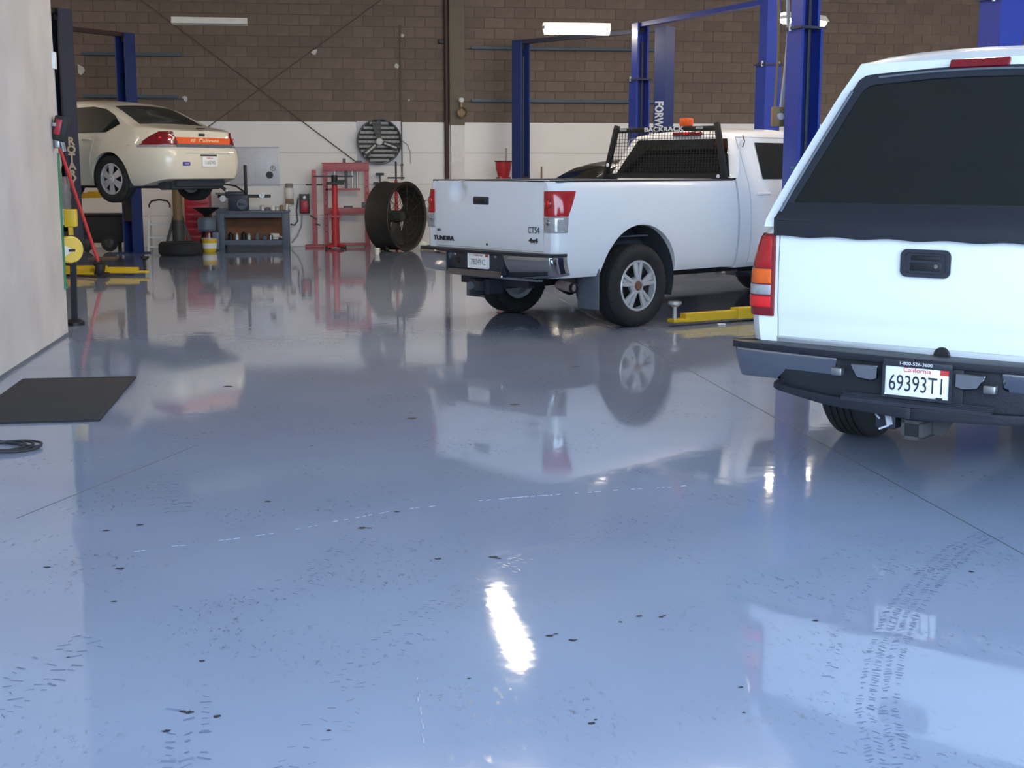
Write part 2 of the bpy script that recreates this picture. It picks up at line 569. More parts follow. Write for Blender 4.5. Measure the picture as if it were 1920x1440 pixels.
tyre_mark([(-.1, 3.2), (.08, 3.87), (.19, 4.13)], .12, 4, .03, 4, .3, (.035, .008))
tyre_mark([(-.54, 4.5), (-.2, 4.69), (.04, 5.13), (.13, 5.4)], .14, 4, .03, 5, .45, (.035, .008))
tyre_mark([(-.38, 3.2), (-.40, 3.5), (-.42, 3.75)], .09, 3, .04, 6, .6, (.05, .012))
tyre_mark([(-.71, 5.91), (-.77, 6.3), (-.75, 6.66)], .16, 6, .07, 7, .55, (.05, .012))
tyre_mark([(-1.0, 3.7), (-.9, 3.95), (-.8, 4.3)], .16, 5, .04, 8, .4, (.05, .01))
tyre_mark([(-1.1, 5.0), (-1.0, 5.4)], .1, 3, .05, 9, .5, (.04, .01))
tyre_mark([(.55, 6.9), (.8, 7.4), (1.1, 7.9)], .1, 3, .04, 10, .4, (.04, .01))

def blot(x, y, r, seed):
    rr = random.Random(seed); t = MB()
    n = 12; vs_ = []
    for k in range(n):
        q = r * rr.uniform(.55, 1.15)
        vs_.append(t.bm.verts.new((x + q * 1.25 * cos(2*pi*k/n), y + q * sin(2*pi*k/n), .0013)))
    t.face(vs_)
    t.build('oil_spot', 'oil_dark', floor, 0)
for i, (x, y, r) in enumerate([(.70, 4.10, .012), (.725, 4.115, .007), (.77, 4.05, .012), (.96, 4.2, .007), (1.04, 4.25, .011), (1.11, 4.23, .008), (1.125, 4.245, .006), (.40, 3.77, .007),
        (-.46, 3.51, .011), (-.41, 3.63, .014), (-.43, 3.64, .009), (-.33, 3.59, .011), (.70, 3.40, .010), (.715, 3.42, .006), (1.14, 3.41, .005), (.13, 5.52, .018), (.16, 5.51, .012), (.63, 5.01, .017), (.65, 4.99, .010),
        (1.62, 4.12, .010), (1.90, 9.98, .025), (1.19, 3.59, .007), (.29, 5.77, .014), (-.82, 5.7, .014), (-.95, 5.63, .014), (-.81, 5.06, .016), (-1.09, 5.12, .012), (.41, 5.02, .013), (-.83, 4.12, .006),
        (-.77, 4.66, .010), (-.29, 6.04, .014), (-.1, 7.27, .014), (2.41, 4.57, .010), (-.41, 4.03, .008), (-.02, 3.45, .006), (1.2, 8.4, .03), (.5, 8.0, .03), (-.7, 9.4, .03), (3.3, 9.3, .02)]):
    blot(x, y, r, i)

# ------------------------------------------------------------------ vehicle pieces
def plan_drop(y, yr, R, amt):
    """how far the side draws in towards the rear corner"""
    d = (yr + R - y) / R
    if d <= 0: return 0.0
    d = min(d, 1.0)
    return amt * (1 - sqrt(max(0.0, 1 - d * d)))

def loft(halves, name, m, parent):
    """halves: list of lists of (x, y, z) from bottom centre round to top centre"""
    t = MB(); rows = []
    for h in halves:
        R = [t.bm.verts.new(p) for p in h]
        Lf = [R[0]] + [t.bm.verts.new((-p[0], p[1], p[2])) for p in h[1:-1]] + [R[-1]]
        rows.append((R, Lf))
    n = len(halves[0])
    for (R0, L0), (R1, L1) in zip(rows, rows[1:]):
        for i in range(n - 1):
            t.face([R0[i], R0[i+1], R1[i+1], R1[i]])
            t.face([L0[i], L1[i], L1[i+1], L0[i+1]])
    for R, Lf in (rows[0], rows[-1]):
        t.face([R[0], R[1], Lf[1]])
        for i in range(1, n - 2):
            t.face([R[i], R[i+1], Lf[i+1], Lf[i]])
        t.face([R[n-2], R[n-1], Lf[n-2]])
    return t.build(name, m, parent, 0.5)

def band(polyf, n, z0f, z1f, nz, thick):
    """solid strip that follows polyf(z) -> n points (x, y); z limits depend on position t"""
    outer, inner = [], []
    for i in range(n):
        t = i / (n - 1); ro, ri = [], []
        for k in range(nz + 1):
            z = z0f(t) + (z1f(t) - z0f(t)) * k / nz
            P = polyf(z)
            a, b = P[max(i-1, 0)], P[min(i+1, n-1)]
            dx, dy = b[0]-a[0], b[1]-a[1]; L = hypot(dx, dy) or 1
            nx, ny = dy / L, -dx / L
            x, y = P[i]
            ro.append((x, y, z)); ri.append((x - nx * thick, y - ny * thick, z))
        outer.append(ro); inner.append(ri)
    return MB().sheet(outer, inner)

def resample(P, n):
    d = [0.0]
    for a, b in zip(P, P[1:]): d.append(d[-1] + hypot(b[0]-a[0], b[1]-a[1]))
    out = []; k = 0
    for i in range(n):
        s = d[-1] * i / (n - 1)
        while k < len(P) - 2 and s > d[k+1]: k += 1
        f = (s - d[k]) / ((d[k+1] - d[k]) or 1)
        out.append((P[k][0] + (P[k+1][0]-P[k][0]) * f, P[k][1] + (P[k+1][1]-P[k][1]) * f))
    return out

def mirror_x(t):
    bmesh.ops.scale(t.bm, vec=(-1, 1, 1), verts=t.bm.verts)
    return t

def wheel(parent, R, rr, w, style, lugs=44):
    """tyre with its rim as children, outer face towards +X"""
    MX = Matrix.Rotation(pi/2, 4, 'Y')
    h = w / 2
    prof = [(rr, -h*.78), (rr + .015, -h*.9), ((R+rr)/2, -h*1.02), (R - .03, -h*.96), (R - .008, -h*.80)]
    g = [-.66, -.34, -.02, .30, .62]
    for i in range(5):
        a0, a1 = -h*.76 + i * (h*1.52/5), -h*.76 + (i+1) * (h*1.52/5)
        prof += [(R, a0 + .006), (R, a1 - .006)]
        if i < 4: prof += [(R - .011, a1 - .004), (R - .011, a1 + .004)]
    prof += [(R - .008, h*.80), (R - .03, h*.96), ((R+rr)/2, h*1.02), (rr + .015, h*.9), (rr, h*.78)]
    t = MB().lathe(prof, MX, 48, closed=True)
    # sidewall and shoulder lugs
    for k in range(lugs):
        for s in (-1, 1):
            a = 2*pi*(k + (.5 if s > 0 else 0))/lugs
            Rm = Matrix.Rotation(a, 3, 'X')
            t.obox(Rm @ Vector((s*h*.84, 0, R - .018)), (h*.13, .016, .012), Rm)
    wobj = t.build('wheel', 'rubber', parent, 0.7)
    # rim: barrel, lip and spokes
    r = MB().lathe([(rr + .004, h*.80), (rr - .004, h*.86), (rr - .018, h*.84), (rr - .022, h*.70), (rr - .04, -h*.6), (rr, -h*.7)], MX, 40)
    xo = h * (.70 if style != 'cover' else .78)
    if style == 'five':
        for k in range(5):
            for s in (-1, 1):
                a = 2*pi*k/5 + pi/2
                d0 = Vector((0, cos(a + s*.15), sin(a + s*.15))); d1 = Vector((0, cos(a + s*.22), sin(a + s*.22)))
                r.bar(Vector((xo + .008, 0, 0)) + d0*.055, Vector((xo - .004, 0, 0)) + d1*(rr - .012), .036, .030, (1, 0, 0), .008)
            a = 2*pi*k/5 + pi/2
            d = Vector((0, cos(a), sin(a)))
            r.bar(Vector((xo - .012, 0, 0)) + d*.05, Vector((xo - .022, 0, 0)) + d*(rr - .012), .034, .02, (1, 0, 0))
        r.lathe([(0, xo + .012), (.07, xo + .012), (.085, xo - .01), (.085, xo - .05), (0, xo - .05)], MX, 24)
    else:
        ns = 6
        for k in range(ns):
            a = 2*pi*k/ns + pi/2
            d = Vector((0, cos(a), sin(a))); e = Vector((0, -sin(a), cos(a)))
            X0, X1 = Vector((xo + .012, 0, 0)), Vector((xo - .006, 0, 0))
            r.prism([X0 + d*.03 - e*.03, X0 + d*.03 + e*.03, X1 + d*(rr-.02) + e*.055, X1 + d*(rr-.02) - e*.055], .012)
        r.lathe([(0, xo + .022), (.05, xo + .02), (.07, xo), (.07, xo - .03), (0, xo - .03)], MX, 24)
    r.lathe([(rr*.97, xo - .05), (.0, xo - .07)], MX, 24)
    rim = r.build('rim', 'alloy', wobj, 0.5)
    bk = MB().lathe([(rr*.95, xo - .045), (.06, xo - .045)], MX, 24).lathe([(rr*.55, xo - .035), (rr*.55, xo - .06)], MX, 24)
    bk.build('brake_disc', 'black', wobj, 0.5)
    if style == 'five':
        MB().lathe([(0, xo + .032), (.036, xo + .030), (.05, xo + .010)], MX, 20).build('hub_cap', 'rust_cap', wobj, 0.5)
    else:
        MB().lathe([(0, xo + .030), (.02, xo + .028), (.03, xo + .015)], MX, 20).build('hub_cap', 'alloy', wobj, 0.5)
    return wobj
def put_wheels(w, parent, spots):
    for i, (x, y, z) in enumerate(spots):
        o = w if i == 0 else dup(w, parent)
        o.location = (x, y, z)
        o.rotation_euler = (0, 0, 0 if x > 0 else pi)

def wells(parent, spots, R, x_out, x_in):
    for (y, z) in spots:
        for s in (-1, 1):
            t = MB(); n = 24; A, B = [], []
            for k in range(n + 1):
                a = -0.35 + (pi + .7) * k / n
                c, s_ = cos(a) * R, sin(a) * R
                A.append((s * x_out, y + c, z + s_)); B.append((s * x_in, y + c, z + s_))
            va = [t.bm.verts.new(p) for p in A]; vb = [t.bm.verts.new(p) for p in B]
            for k in range(n): t.face([va[k], va[k+1], vb[k+1], vb[k]])
            t.face(vb)
            t.build('wheel_well', 'well_dark', parent, 0.6)

def pickup(root, p):
    """body shells shared by both trucks; p holds the sizes"""
    sx, zb, zt, yr, yf = p['sx'], p['zb'], p['zt'], p['yr'], p['yf']
    ay, az, ar = p['arch']
    def X(y, z):
        d = hypot(y - ay, z - az)
        fl = p['flare'] * math.exp(-((d - ar - .03) / .06) ** 2) if d > ar - .1 else p['flare']
        return spl(sx, z) - plan_drop(y, yr, p['corner'], p['tuck']) + fl
    zs = frange(zb, zt - .03, .045)
    ys = sorted(set([round(v, 4) for v in frange(yr, yr + p['corner'], p['corner']/7)] + [round(v, 4) for v in frange(yr + p['corner'], yf, .07)]))
    H = []
    for y in ys:
        h = [(0, y, zb), (.5, y, zb)] + [(X(y, z), y, z) for z in zs]
        xt = X(y, zt - .03)
        h += [(xt - .012, y, zt - .010), (xt - .03, y, zt), (.5, y, zt), (0, y, zt)]
        H.append(h)
    bed = loft(H, 'bed_body', 'truck_white', root)
    cut(bed, MB().box(-p['bw'], p['bw'], yr + .09, yf - .08, p['bz'], zt + .3), MB().box(-p['tw'] - .008, p['tw'] + .008, yr - .2, yr + .10, p['tz0'] - .008, zt + .3), arch_tool(ay, az, ar, zb - .2, .62, 1.3))
    # cab and front end in one shell
    ct, belt, kx = p['cabtop'], p['belt'], p['kx']
    yc0, yc1 = ct[0][0], ct[-1][0]
    fy, fz, fr = p['farch']
    ysc = sorted(set([round(v, 4) for v in [a for a, _ in ct]] + [round(v, 4) for v in frange(yc0, yc1, .09)]))
    def Xc(y, z):
        d = hypot(y - fy, z - fz)
        fl = p['flare'] * math.exp(-((d - fr - .03) / .06) ** 2)
        return spl(sx, min(z, belt)) + fl - (plan_drop(-y, -yc1, .5, .16))
    def upper(y, z, zt_):
        return Xc(y, belt) - (z - belt) * kx
    H = []
    zl = frange(p['zbc'], belt, .06)
    for y in ysc:
        zt_ = max(lerp(ct, y), belt + .004) if y < p['cowl'] else lerp(ct, y)
        h = [(0, y, p['zbc']), (.6, y, p['zbc'])]
        bl_ = min(belt, zt_ - .004)
        for z in zl:
            zz = p['zbc'] + (z - p['zbc']) * (bl_ - p['zbc']) / (belt - p['zbc'])
            h.append((Xc(y, zz), y, zz))
        hh = zt_ - bl_
        rc = min(.09, hh * .45)
        for s in (.25, .5, .75, 1.0):
            z = bl_ + (hh - rc) * s
            h.append((Xc(y, bl_) - (z - bl_) * kx, y, z))
        xe = Xc(y, bl_) - (hh - rc) * kx
        for a in (25, 50, 75):
            h.append((xe - rc*1.1 * (1 - cos(radians(a))), y, zt_ - rc + rc * sin(radians(a))))
        cr = .035 * min(1, hh / .4)
        xl = h[-1][0]
        h += [(xl * .6, y, zt_ + cr * .64), (xl * .3, y, zt_ + cr * .9), (0, y, zt_ + cr)]
        H.append(h)
    cab = loft(H, 'cab_body', 'truck_white', root)
    cut(cab, arch_tool(fy, fz, fr, p['zbc'] - .2, .62, 1.3))
    wells(root, [(ay, az)], ar - .006, .955, .63)
    wells(root, [(fy, fz)], fr - .006, .93, .63)
    # chassis
    c = MB().box(-.5, -.38, yr + .1, yc1 - .3, .42, .58).box(.38, .5, yr + .1, yc1 - .3, .42, .58)
    for y in frange(yr + .25, yc1 - .5, .9): c.box(-.4, .4, y - .05, y + .05, .44, .56)
    c.cyl((-.75, ay, p['R']), (.75, ay, p['R']), .055).lathe([(0, -.17), (.1, -.13), (.16, 0), (.1, .13), (0, .17)], Matrix.Translation((0, ay, p['R'])) @ Matrix.Rotation(pi/2, 4, 'X'), 16)
    c.cyl((-.75, fy, p['R']), (.75, fy, p['R']), .05)
    c.box(-.36, .36, yr + .35, yr + 1.0, .46, .62)
    c.build('chassis', 'black', root)
    # side glass and windscreen, both sides
    for s in (-1, 1):
        for (pts) in p['sideglass']:
            q = []
            for (y, z) in pts:
                x = Xc(y, belt) - (z - belt) * kx + .004
                q.append((s * x, y, z))
            if s < 0: q = q[::-1]
            MB().prism(q, .006).bevel(.003, 1).build('side_window', 'glass_dark', root)
    return X, Xc

def lamp_poly(X, x0, yr, yend, n, out):
    """plan line of a tail lamp: along the rear from x0, round the corner, forward to yend(z)"""
    def f(z):
        P = [(x0, yr)]
        ye = yend(z)
        m = 14
        for i in range(m + 1):
            y = yr + (ye - yr) * i / m
            x = X(y, z)
            if x > x0: P.append((x, y))
        P = resample(P, n)
        Q = []
        for i in range(n):
            a, b = P[max(i-1, 0)], P[min(i+1, n-1)]
            dx, dy = b[0]-a[0], b[1]-a[1]; L = hypot(dx, dy) or 1
            Q.append((P[i][0] + dy / L * out, P[i][1] - dx / L * out))
        return Q
    return f

def both(parent, mk, name, m, **kw):
    out = []
    for s in (1, -1):
        t = mk()
        if s < 0: mirror_x(t)
        out.append(t.build(name, m, parent, **kw))
    return out

def tailgate_panel(w, z0, z1, yo, thick, fn):
    xs, zs = frange(-w, w, .03), frange(z0, z1, .025)
    outer = [[(x, yo + fn(x, z), z) for z in zs] for x in xs]
    inner = [[(x, yo + thick, z) for z in zs] for x in xs]
    return MB().sheet(outer, inner)

def plate(parent, x, y, z, tilt, num, w=.305, h=.152, state='California', sticker=False, frame=None, ink='ink_dark', numsize=.085, sx=.78):
    R = Matrix.Rotation(-tilt, 4, 'X')
    p = MB(); t = MB().box(-w/2, w/2, -.004, .002, -h/2, h/2, .012, 2)
    p.join(t.bm, Matrix.Translation((x, y, z)) @ R)
    pl = p.build('licence_plate', 'plate_white', parent)
    rot = (pi/2 - tilt, 0, 0)
    def at(dx, dz): return Vector((x, y, z)) + R.to_3x3() @ Vector((dx, -.0055, dz))
    text('lettering', num, numsize, ink, pl, at(0, -.018), rot, .0006, sx)
    text('lettering', state, .030, 'ink_red', pl, at(0, h/2 - .028), rot, .0006, 1.1)
    if sticker:
        s = MB(); s.join(MB().box(-.02, .02, -.001, .001, -.013, .013).bm, Matrix.Translation(at(w/2 - .026, h/2 - .026)) @ R)
        s.build('sticker', 'ink_red', pl, 0)
    if frame:
        f = MB(); t = MB().box(-w/2 - .008, w/2 + .008, -.012, .004, h/2 - .016, h/2 + .012, .004).box(-w/2 - .008, -w/2 + .004, -.010, .004, -h/2, h/2).box(w/2 - .004, w/2 + .008, -.010, .004, -h/2, h/2).box(-w/2 - .008, w/2 + .008, -.010, .004, -h/2 - .008, -h/2 + .004)
        t.box(w/2 - .06, w/2 - .032, -.011, 0, -h/2, -h/2 + .012)
        f.join(t.bm, Matrix.Translation((x, y, z)) @ R)
        fo = f.build('plate_frame', 'black_trim', parent)
        q = Vector((x, y, z)) + R.to_3x3() @ Vector((-.005, -.0135, h/2 + .001))
        text('lettering', frame, .021, 'ink_white', fo, q, rot, .0006, 1.15)
    return pl

def bumper_curve(xa, xb, y0, bow, wrap, n=16):
    P = []
    for i in range(11):
        x = xa + (xb - .05 - xa) * i / 10
        P.append((x, y0 + bow * x * x))
    ye = y0 + bow * (xb - .05) ** 2
    for a in (30, 60, 90):
        P.append((xb - .05 + .05 * sin(radians(a)), ye + .06 * (1 - cos(radians(a)))))
    P.append((xb + .005, ye + .06 + wrap))
    return resample(P, n)

# ------------------------------------------------------------------ pickup with headache rack
TRUCK1 = thing('pickup_truck', 'white pickup with dented tailgate and black mesh rack behind its cab', 'truck', (2.551, 13.37, 0), -radians(56.82))
def build_pickup_one(root):
    WY = -.11
    p = dict(sx=[(.48, .90), (.55, .955), (.68, .985), (.85, 1.0), (1.02, 1.0), (1.15, .99), (1.28, .97), (1.40, .94)], zb=.52, zt=1.40, yr=-1.20, yf=1.34,
             arch=(WY, .46, .53), corner=.24, tuck=.10, flare=.018, bw=.78, bz=.86, tw=.80, tz0=.765, R=.40,
             cabtop=[(1.37, 1.40), (1.40, 1.44), (1.58, 1.84), (1.64, 1.885), (1.9, 1.915), (2.4, 1.925), (2.9, 1.90), (3.15, 1.83), (3.95, 1.40), (4.05, 1.33), (4.7, 1.27), (5.0, 1.20), (5.12, 1.02)],
             belt=1.385, kx=.40, cowl=3.97, zbc=.50, farch=(4.07, .46, .50),
             sideglass=[[(1.80, 1.41), (2.55, 1.41), (2.55, 1.79), (1.83, 1.79)], [(2.66, 1.41), (3.62, 1.41), (3.18, 1.77), (2.66, 1.79)]])
    X, Xc = pickup(root, p)
    # tailgate with the dent near its top left
    def fn(x, z):
        y = .012 * ((z - 1.1) / .33) ** 2 + .02 * abs(x / .8) ** 4
        d = hypot((x + .42) / .12, (z - 1.295) / .10)
        if d < 1: y += .06 * (1 - d * d) ** .8
        d2 = hypot((x + .40) / .05, (z - 1.40) / .05)
        if d2 < 1: y += .03 * (1 - d2)
        return y
    tgo = tailgate_panel(.80, .765, 1.402, -1.225, .075, fn).build('tailgate', 'truck_white', root)
    MB().box(-.80, -.50, -1.20, -1.14, 1.398, 1.412, .004).box(-.34, .80, -1.21, -1.14, 1.398, 1.412, .004).build('top_cap', 'black_trim', tgo)
    h = MB().box(-.185, .055, -1.236, -1.20, 1.175, 1.255, .02, 3)
    h.build('handle_bezel', 'black_trim', tgo)
    MB().box(-.15, .02, -1.243, -1.225, 1.195, 1.235, .008, 2).build('handle', 'black', tgo)
    text('lettering', 'TUNDRA', .062, 'badge_dark', tgo, (-.645, -1.226, .835), ext=.003, sx=1.25, bold=.002)
    text('lettering', 'SR5', .035, 'badge_dark', tgo, (-.72, -1.226, .915), ext=.002, sx=1.1)
    text('lettering', 'CTS4', .085, 'badge_dark', tgo, (.69, -1.224, .955), ext=.001, sx=.85)
    text('lettering', '4x4', .06, 'badge_dark', tgo, (.685, -1.222, .86), ext=.003, sx=1.35, bold=.002)
    MB().lathe([(0, .004), (.012, .003), (.012, 0)], Matrix.Translation((.02, -1.222, .80)) @ Matrix.Rotation(pi/2, 4, 'X'), 12).build('lock', 'black', tgo)
    # tail lamps
    ye = lambda z: lerp([(.94, -1.075), (1.09, -1.065), (1.32, -.95)], z)
    f = lamp_poly(X, .815, -1.202, ye, 14, .010)
    rl = both(root, lambda: band(f, 14, lambda t: 1.085, lambda t: 1.318, 8, .05).bevel(.006), 'tail_lamp', 'lens_red')
    for s, o in zip((1, -1), rl):
        t = band(f, 14, lambda t: .938, lambda t: 1.082, 6, .05).bevel(.006)
        if s < 0: mirror_x(t)
        t.build('reversing_lens', 'lens_clear', o)
        b = MB().lathe([(0, .012), (.018, .008), (.024, 0)], Matrix.Translation((s * .868, -1.213, 1.205)) @ Matrix.Rotation(pi/2, 4, 'X'), 16)
        b.build('bulb', 'lens_bright', o)
        b = MB().lathe([(.036, .002), (.041, .007), (.046, .002)], Matrix.Translation((s * .868, -1.209, 1.205)) @ Matrix.Rotation(pi/2, 4, 'X'), 28)
        b.build('lens_ring', 'lens_red_dark', o)
        b = MB().lathe([(0, .016), (.02, .008), (.026, 0)], Matrix.Translation((s * .868, -1.210, 1.03)) @ Matrix.Rotation(pi/2, 4, 'X'), 16)
        b.build('reflector', 'chrome', o)
    # rail caps
    for s in (-1, 1):
        MB().box(min(s*.80, s*.925), max(s*.80, s*.925), -1.14, 1.33, 1.395, 1.414, .006).build('rail_cap', 'black_trim', root)
    MB().box(-.78, .78, -1.1, 1.26, .862, .875).build('bed_liner', 'grey_plastic', root)
    # bumper
    cv = bumper_curve(.40, .985, -1.385, .10, .16)
    bp = MB()
    rl_ = lambda z: [(x, y + .9 * max(0, .70 - z) ** 1.6) for x, y in cv]
    w = band(rl_, 16, lambda t: .515 + .06 * max(0, t - .45), lambda t: .722, 6, .03)
    w2 = mirror_x(band(rl_, 16, lambda t: .515 + .06 * max(0, t - .45), lambda t: .722, 6, .03))
    bp.join(w.bm); bp.join(w2.bm)
    bp.box(-.41, .41, -1.375, -1.345, .50, .565, .01)
    bpo = bp.bevel(.008).build('rear_bumper', 'chrome', root)
    cv2 = bumper_curve(0.0, .985, -1.385, .10, .16, 20)
    pd = MB()
    for s in (1, -1):
        t = band(lambda z: cv2, 20, lambda t: .722, lambda t: .748, 1, .18)
        if s < 0: mirror_x(t)
        pd.join(t.bm)
    pd.build('step_pad', 'pad_black', bpo)
    MB().box(-.42, .42, -1.35, -1.30, .56, .73, .01).box(-.42, -.40, -1.375, -1.30, .53, .73).box(.40, .42, -1.375, -1.30, .53, .73).build('bumper_recess', 'black_trim', bpo)
    MB().box(-.1, .9, -1.37, -1.30, .50, .515).build('bumper_lip', 'grey_plastic', bpo)
    MB().lathe([(0, .012), (.03, .01), (.034, 0)], Matrix.Translation((-.26, -1.352, .645)) @ Matrix.Rotation(pi/2, 4, 'X'), 18).build('socket', 'black', bpo)
    for s in (-1, 1):
        MB().lathe([(0, .012), (.012, .01), (.014, 0)], Matrix.Translation((s*.30, -1.352, .70)) @ Matrix.Rotation(pi/2, 4, 'X'), 12).build('plate_lamp', 'lens_clear', bpo)
    plate(root, .06, -1.362, .655, 0, '7B24942', sticker=True, ink='ink_grey', numsize=.08)
    # hitch with trailer plug
    hb = MB().box(-.045, .045, -1.33, -1.05, .36, .45, .006).box(-.5, .5, -1.12, -1.04, .40, .48).box(-.16, -.07, -1.30, -1.1, .30, .47, .01).box(.06, .12, -1.28, -1.1, .33, .47)
    hb.build('tow_hitch', 'black_trim', root)
    MB().lathe([(0, .02), (.035, .018), (.04, 0), (.03, -.06), (0, -.06)], Matrix.Translation((-.115, -1.315, .40)) @ Matrix.Rotation(pi/2, 4, 'X'), 16).build('trailer_socket', 'grey_plastic', root)
    # exhaust, flaps, running boards
    MB().tube([(.50, -.5, .46), (.56, -.70, .44), (.66, -.86, .43), (.88, -.90, .42)], .046, 14).build('exhaust_pipe', 'exhaust_steel', root)
    MB().lathe([(.048, 0), (.048, .03), (.036, .03), (.036, 0)], Matrix.Translation((.88, -.90, .42)) @ Matrix.Rotation(pi/2, 4, 'Y'), 16).build('exhaust_tip', 'black', root)
    for s in (-1, 1):
        for y in (WY - .545, 4.07 - .53):
            t = MB().box(s*.84 - .14, s*.84 + .14, y - .012, y + .012, .20, .60, .01)
            t.build('mud_flap', 'grey_plastic', root)
        t = MB().box(s*.92 - .11, s*.92 + .11, 1.55, 3.45, .40, .45, .015).box(s*.6 - .05, s*.6 + .3, 1.9, 1.96, .42, .48)
        t.build('running_board', 'black_trim', root)
    # wheels
    w = wheel(root, .40, .245, .27, 'five')
    put_wheels(w, root, [(.865, WY, .40), (-.865, WY, .40), (.865, 4.07, .40), (-.865, 4.07, .40)])
    # rear window: on the sloping back of the cab
    def back(x, t, o=.006):
        y = 1.40 + (1.58 - 1.40) * t; z = 1.44 + .40 * t
        return (x, y - o * .91, z + o * .41)
    MB().prism([back(-.83, -.02), back(.83, -.02), back(.64, .97), back(-.64, .97)], .012).bevel(.004, 1).build('rear_window', 'glass_dark', root)
    MB().prism([back(-.60, 1.06, .008), back(.02, 1.06, .008), back(.02, 1.0, .008), back(-.60, 1.0, .008)], .004).build('gutter_trim', 'truck_white', root)
    MB().obox(back(.07, 1.10, .02), (.40, .05, .05), Matrix.Rotation(radians(-20), 3, 'X'), .012).build('brake_lamp', 'lens_red_dark', root)
    MB().obox(back(.07, 1.10, .042), (.07, .012, .032), Matrix.Rotation(radians(-20), 3, 'X'), .004).build('brake_bulb', 'lens_bright', root)
    # paper tag seen behind the glass
    # seams and door furniture
    for s in (-1, 1):
        sd = MB()
        def pt(y, z):
            x = Xc(y, min(z, 1.385)) - max(0, z - 1.385) * .40
            return (s * (x + .0005), y, z)
        sd.tube([pt(1.55, z) for z in frange(.54, 1.84, .06)], .005, 6)
        sd.tube([pt(2.60, z) for z in frange(.54, 1.84, .06)], .005, 6)
        sd.tube([pt(3.62, z) for z in frange(.54, 1.38, .06)], .005, 6)
        sd.tube([pt(y, .545) for y in frange(1.55, 3.62, .2)], .005, 6)
        sd.tube([pt(y, 1.845) for y in frange(1.55, 3.1, .2)], .006, 6)
        sd.build('door_seam', 'sill_grey', root)
        for y in (1.66, 2.74):
            a = Vector(pt(y, 1.26)); b = Vector(pt(y + .2, 1.26))
            MB().tube([a + Vector((s*.004, 0, 0)), a + Vector((s*.03, .02, 0)), b + Vector((s*.03, -.02, 0)), b + Vector((s*.004, 0, 0))], .014, 8).build('door_handle', 'truck_white', root)
        m = Vector(pt(3.55, 1.44))
        MB().box(m.x + (0 if s > 0 else -.22), m.x + (.22 if s > 0 else 0), 3.42, 3.56, 1.36, 1.60, .03).build('wing_mirror', 'black_trim', root)
    wq = [(-.68, 3.90, 1.44), (.68, 3.90, 1.44), (.60, 3.20, 1.815), (-.60, 3.20, 1.815)]
    MB().prism([(a, b + .0, c + .012) for a, b, c in wq], .010).build('windscreen', 'glass_dark', root)
    # gap between bed and cab
    MB().box(-.90, .90, 1.33, 1.39, .55, 1.385).build('gap_seal', 'black', root)
    # front end
    MB().box(-.55, .55, 5.08, 5.14, .74, 1.06, .03).build('grille', 'chrome', root)
    for s in (-1, 1):
        MB().box(min(s*.58, s*.84), max(s*.58, s*.84), 4.98, 5.09, .85, 1.08, .03).build('head_lamp', 'lens_clear', root)
    MB().box(-.95, .95, 5.02, 5.2, .50, .72, .04).build('front_bumper', 'chrome', root)
    # headache rack
    yr0, yr1 = 1.27, 1.30
    rk = MB()
    for s in (-1, 1):
        rk.bar((s*.87, yr0, 1.40), (s*.715, yr0 + .03, 1.99), .05, .055, (0, 1, 0), .006)
        rk.box(min(s*.78, s*.92), max(s*.78, s*.92), yr0 - .1, yr0 + .12, 1.405, 1.425)
    rk.bar((-.72, yr1, 1.935), (.72, yr1, 1.935), .05, .05, (0, 0, 1), .006)
    rk.bar((-.86, yr0, 1.44), (.86, yr0, 1.44), .035, .05)
    rack = rk.build('headache_rack', 'black', root)
    mesh_ = MB()
    def half(z): return .865 - (z - 1.42) * .262
    for z in frange(1.47, 1.91, .037):
        y = yr0 + (z - 1.42) * .055
        mesh_.bar((-half(z), y, z), (half(z), y, z), .0045, .0045)
    for x in frange(-.84, .84, .042):
        zt_ = 1.91 if abs(x) < .735 else 1.42 + (.865 - abs(x)) / .262
        if zt_ > 1.46: mesh_.bar((x, yr0 + .002, 1.45), (x, yr0 + (zt_ - 1.42) * .055, zt_), .0045, .0045, (0, 1, 0))
    mo = mesh_.build('wire_mesh', 'black', rack, 0); mo['kind'] = 'stuff'
    text('lettering', 'BACKRACK', .062, 'ink_white', rack, (.0, yr1 - .027, 1.935), sx=1.75, bold=.0015, ext=.001)
    for x in (-.60, .50):
        MB().obox((x, yr1 - .026, 1.94), (.10, .004, .025), None, .001).build('light_slot', 'lens_clear', rack)
    bc = MB().box(.24, .36, yr1 - .05, yr1 + .05, 1.962, 2.045, .012, 2)
    bc.build('beacon', 'beacon_orange', root)
    MB().lathe([(0, .006), (.02, .004), (.024, 0)], Matrix.Translation((.30, yr1 - .05, 2.005)) @ Matrix.Rotation(pi/2, 4, 'X'), 12).build('beacon_lens', 'lens_amber', root)
    for x, z in ((-.80, 1.56), (.80, 1.44)):
        MB().lathe([(0, .012), (.018, .009), (.022, 0)], Matrix.Translation((x, yr0 - .03, z)) @ Matrix.Rotation(pi/2, 4, 'X'), 14).build('rack_bolt', 'ink_white', rack)
    MB().tube([(.80, 1.62, 1.86), (.86, 1.58, 1.80), (.90, 1.50, 1.74)], .006, 6).build('aerial', 'black', root)
build_pickup_one(TRUCK1)

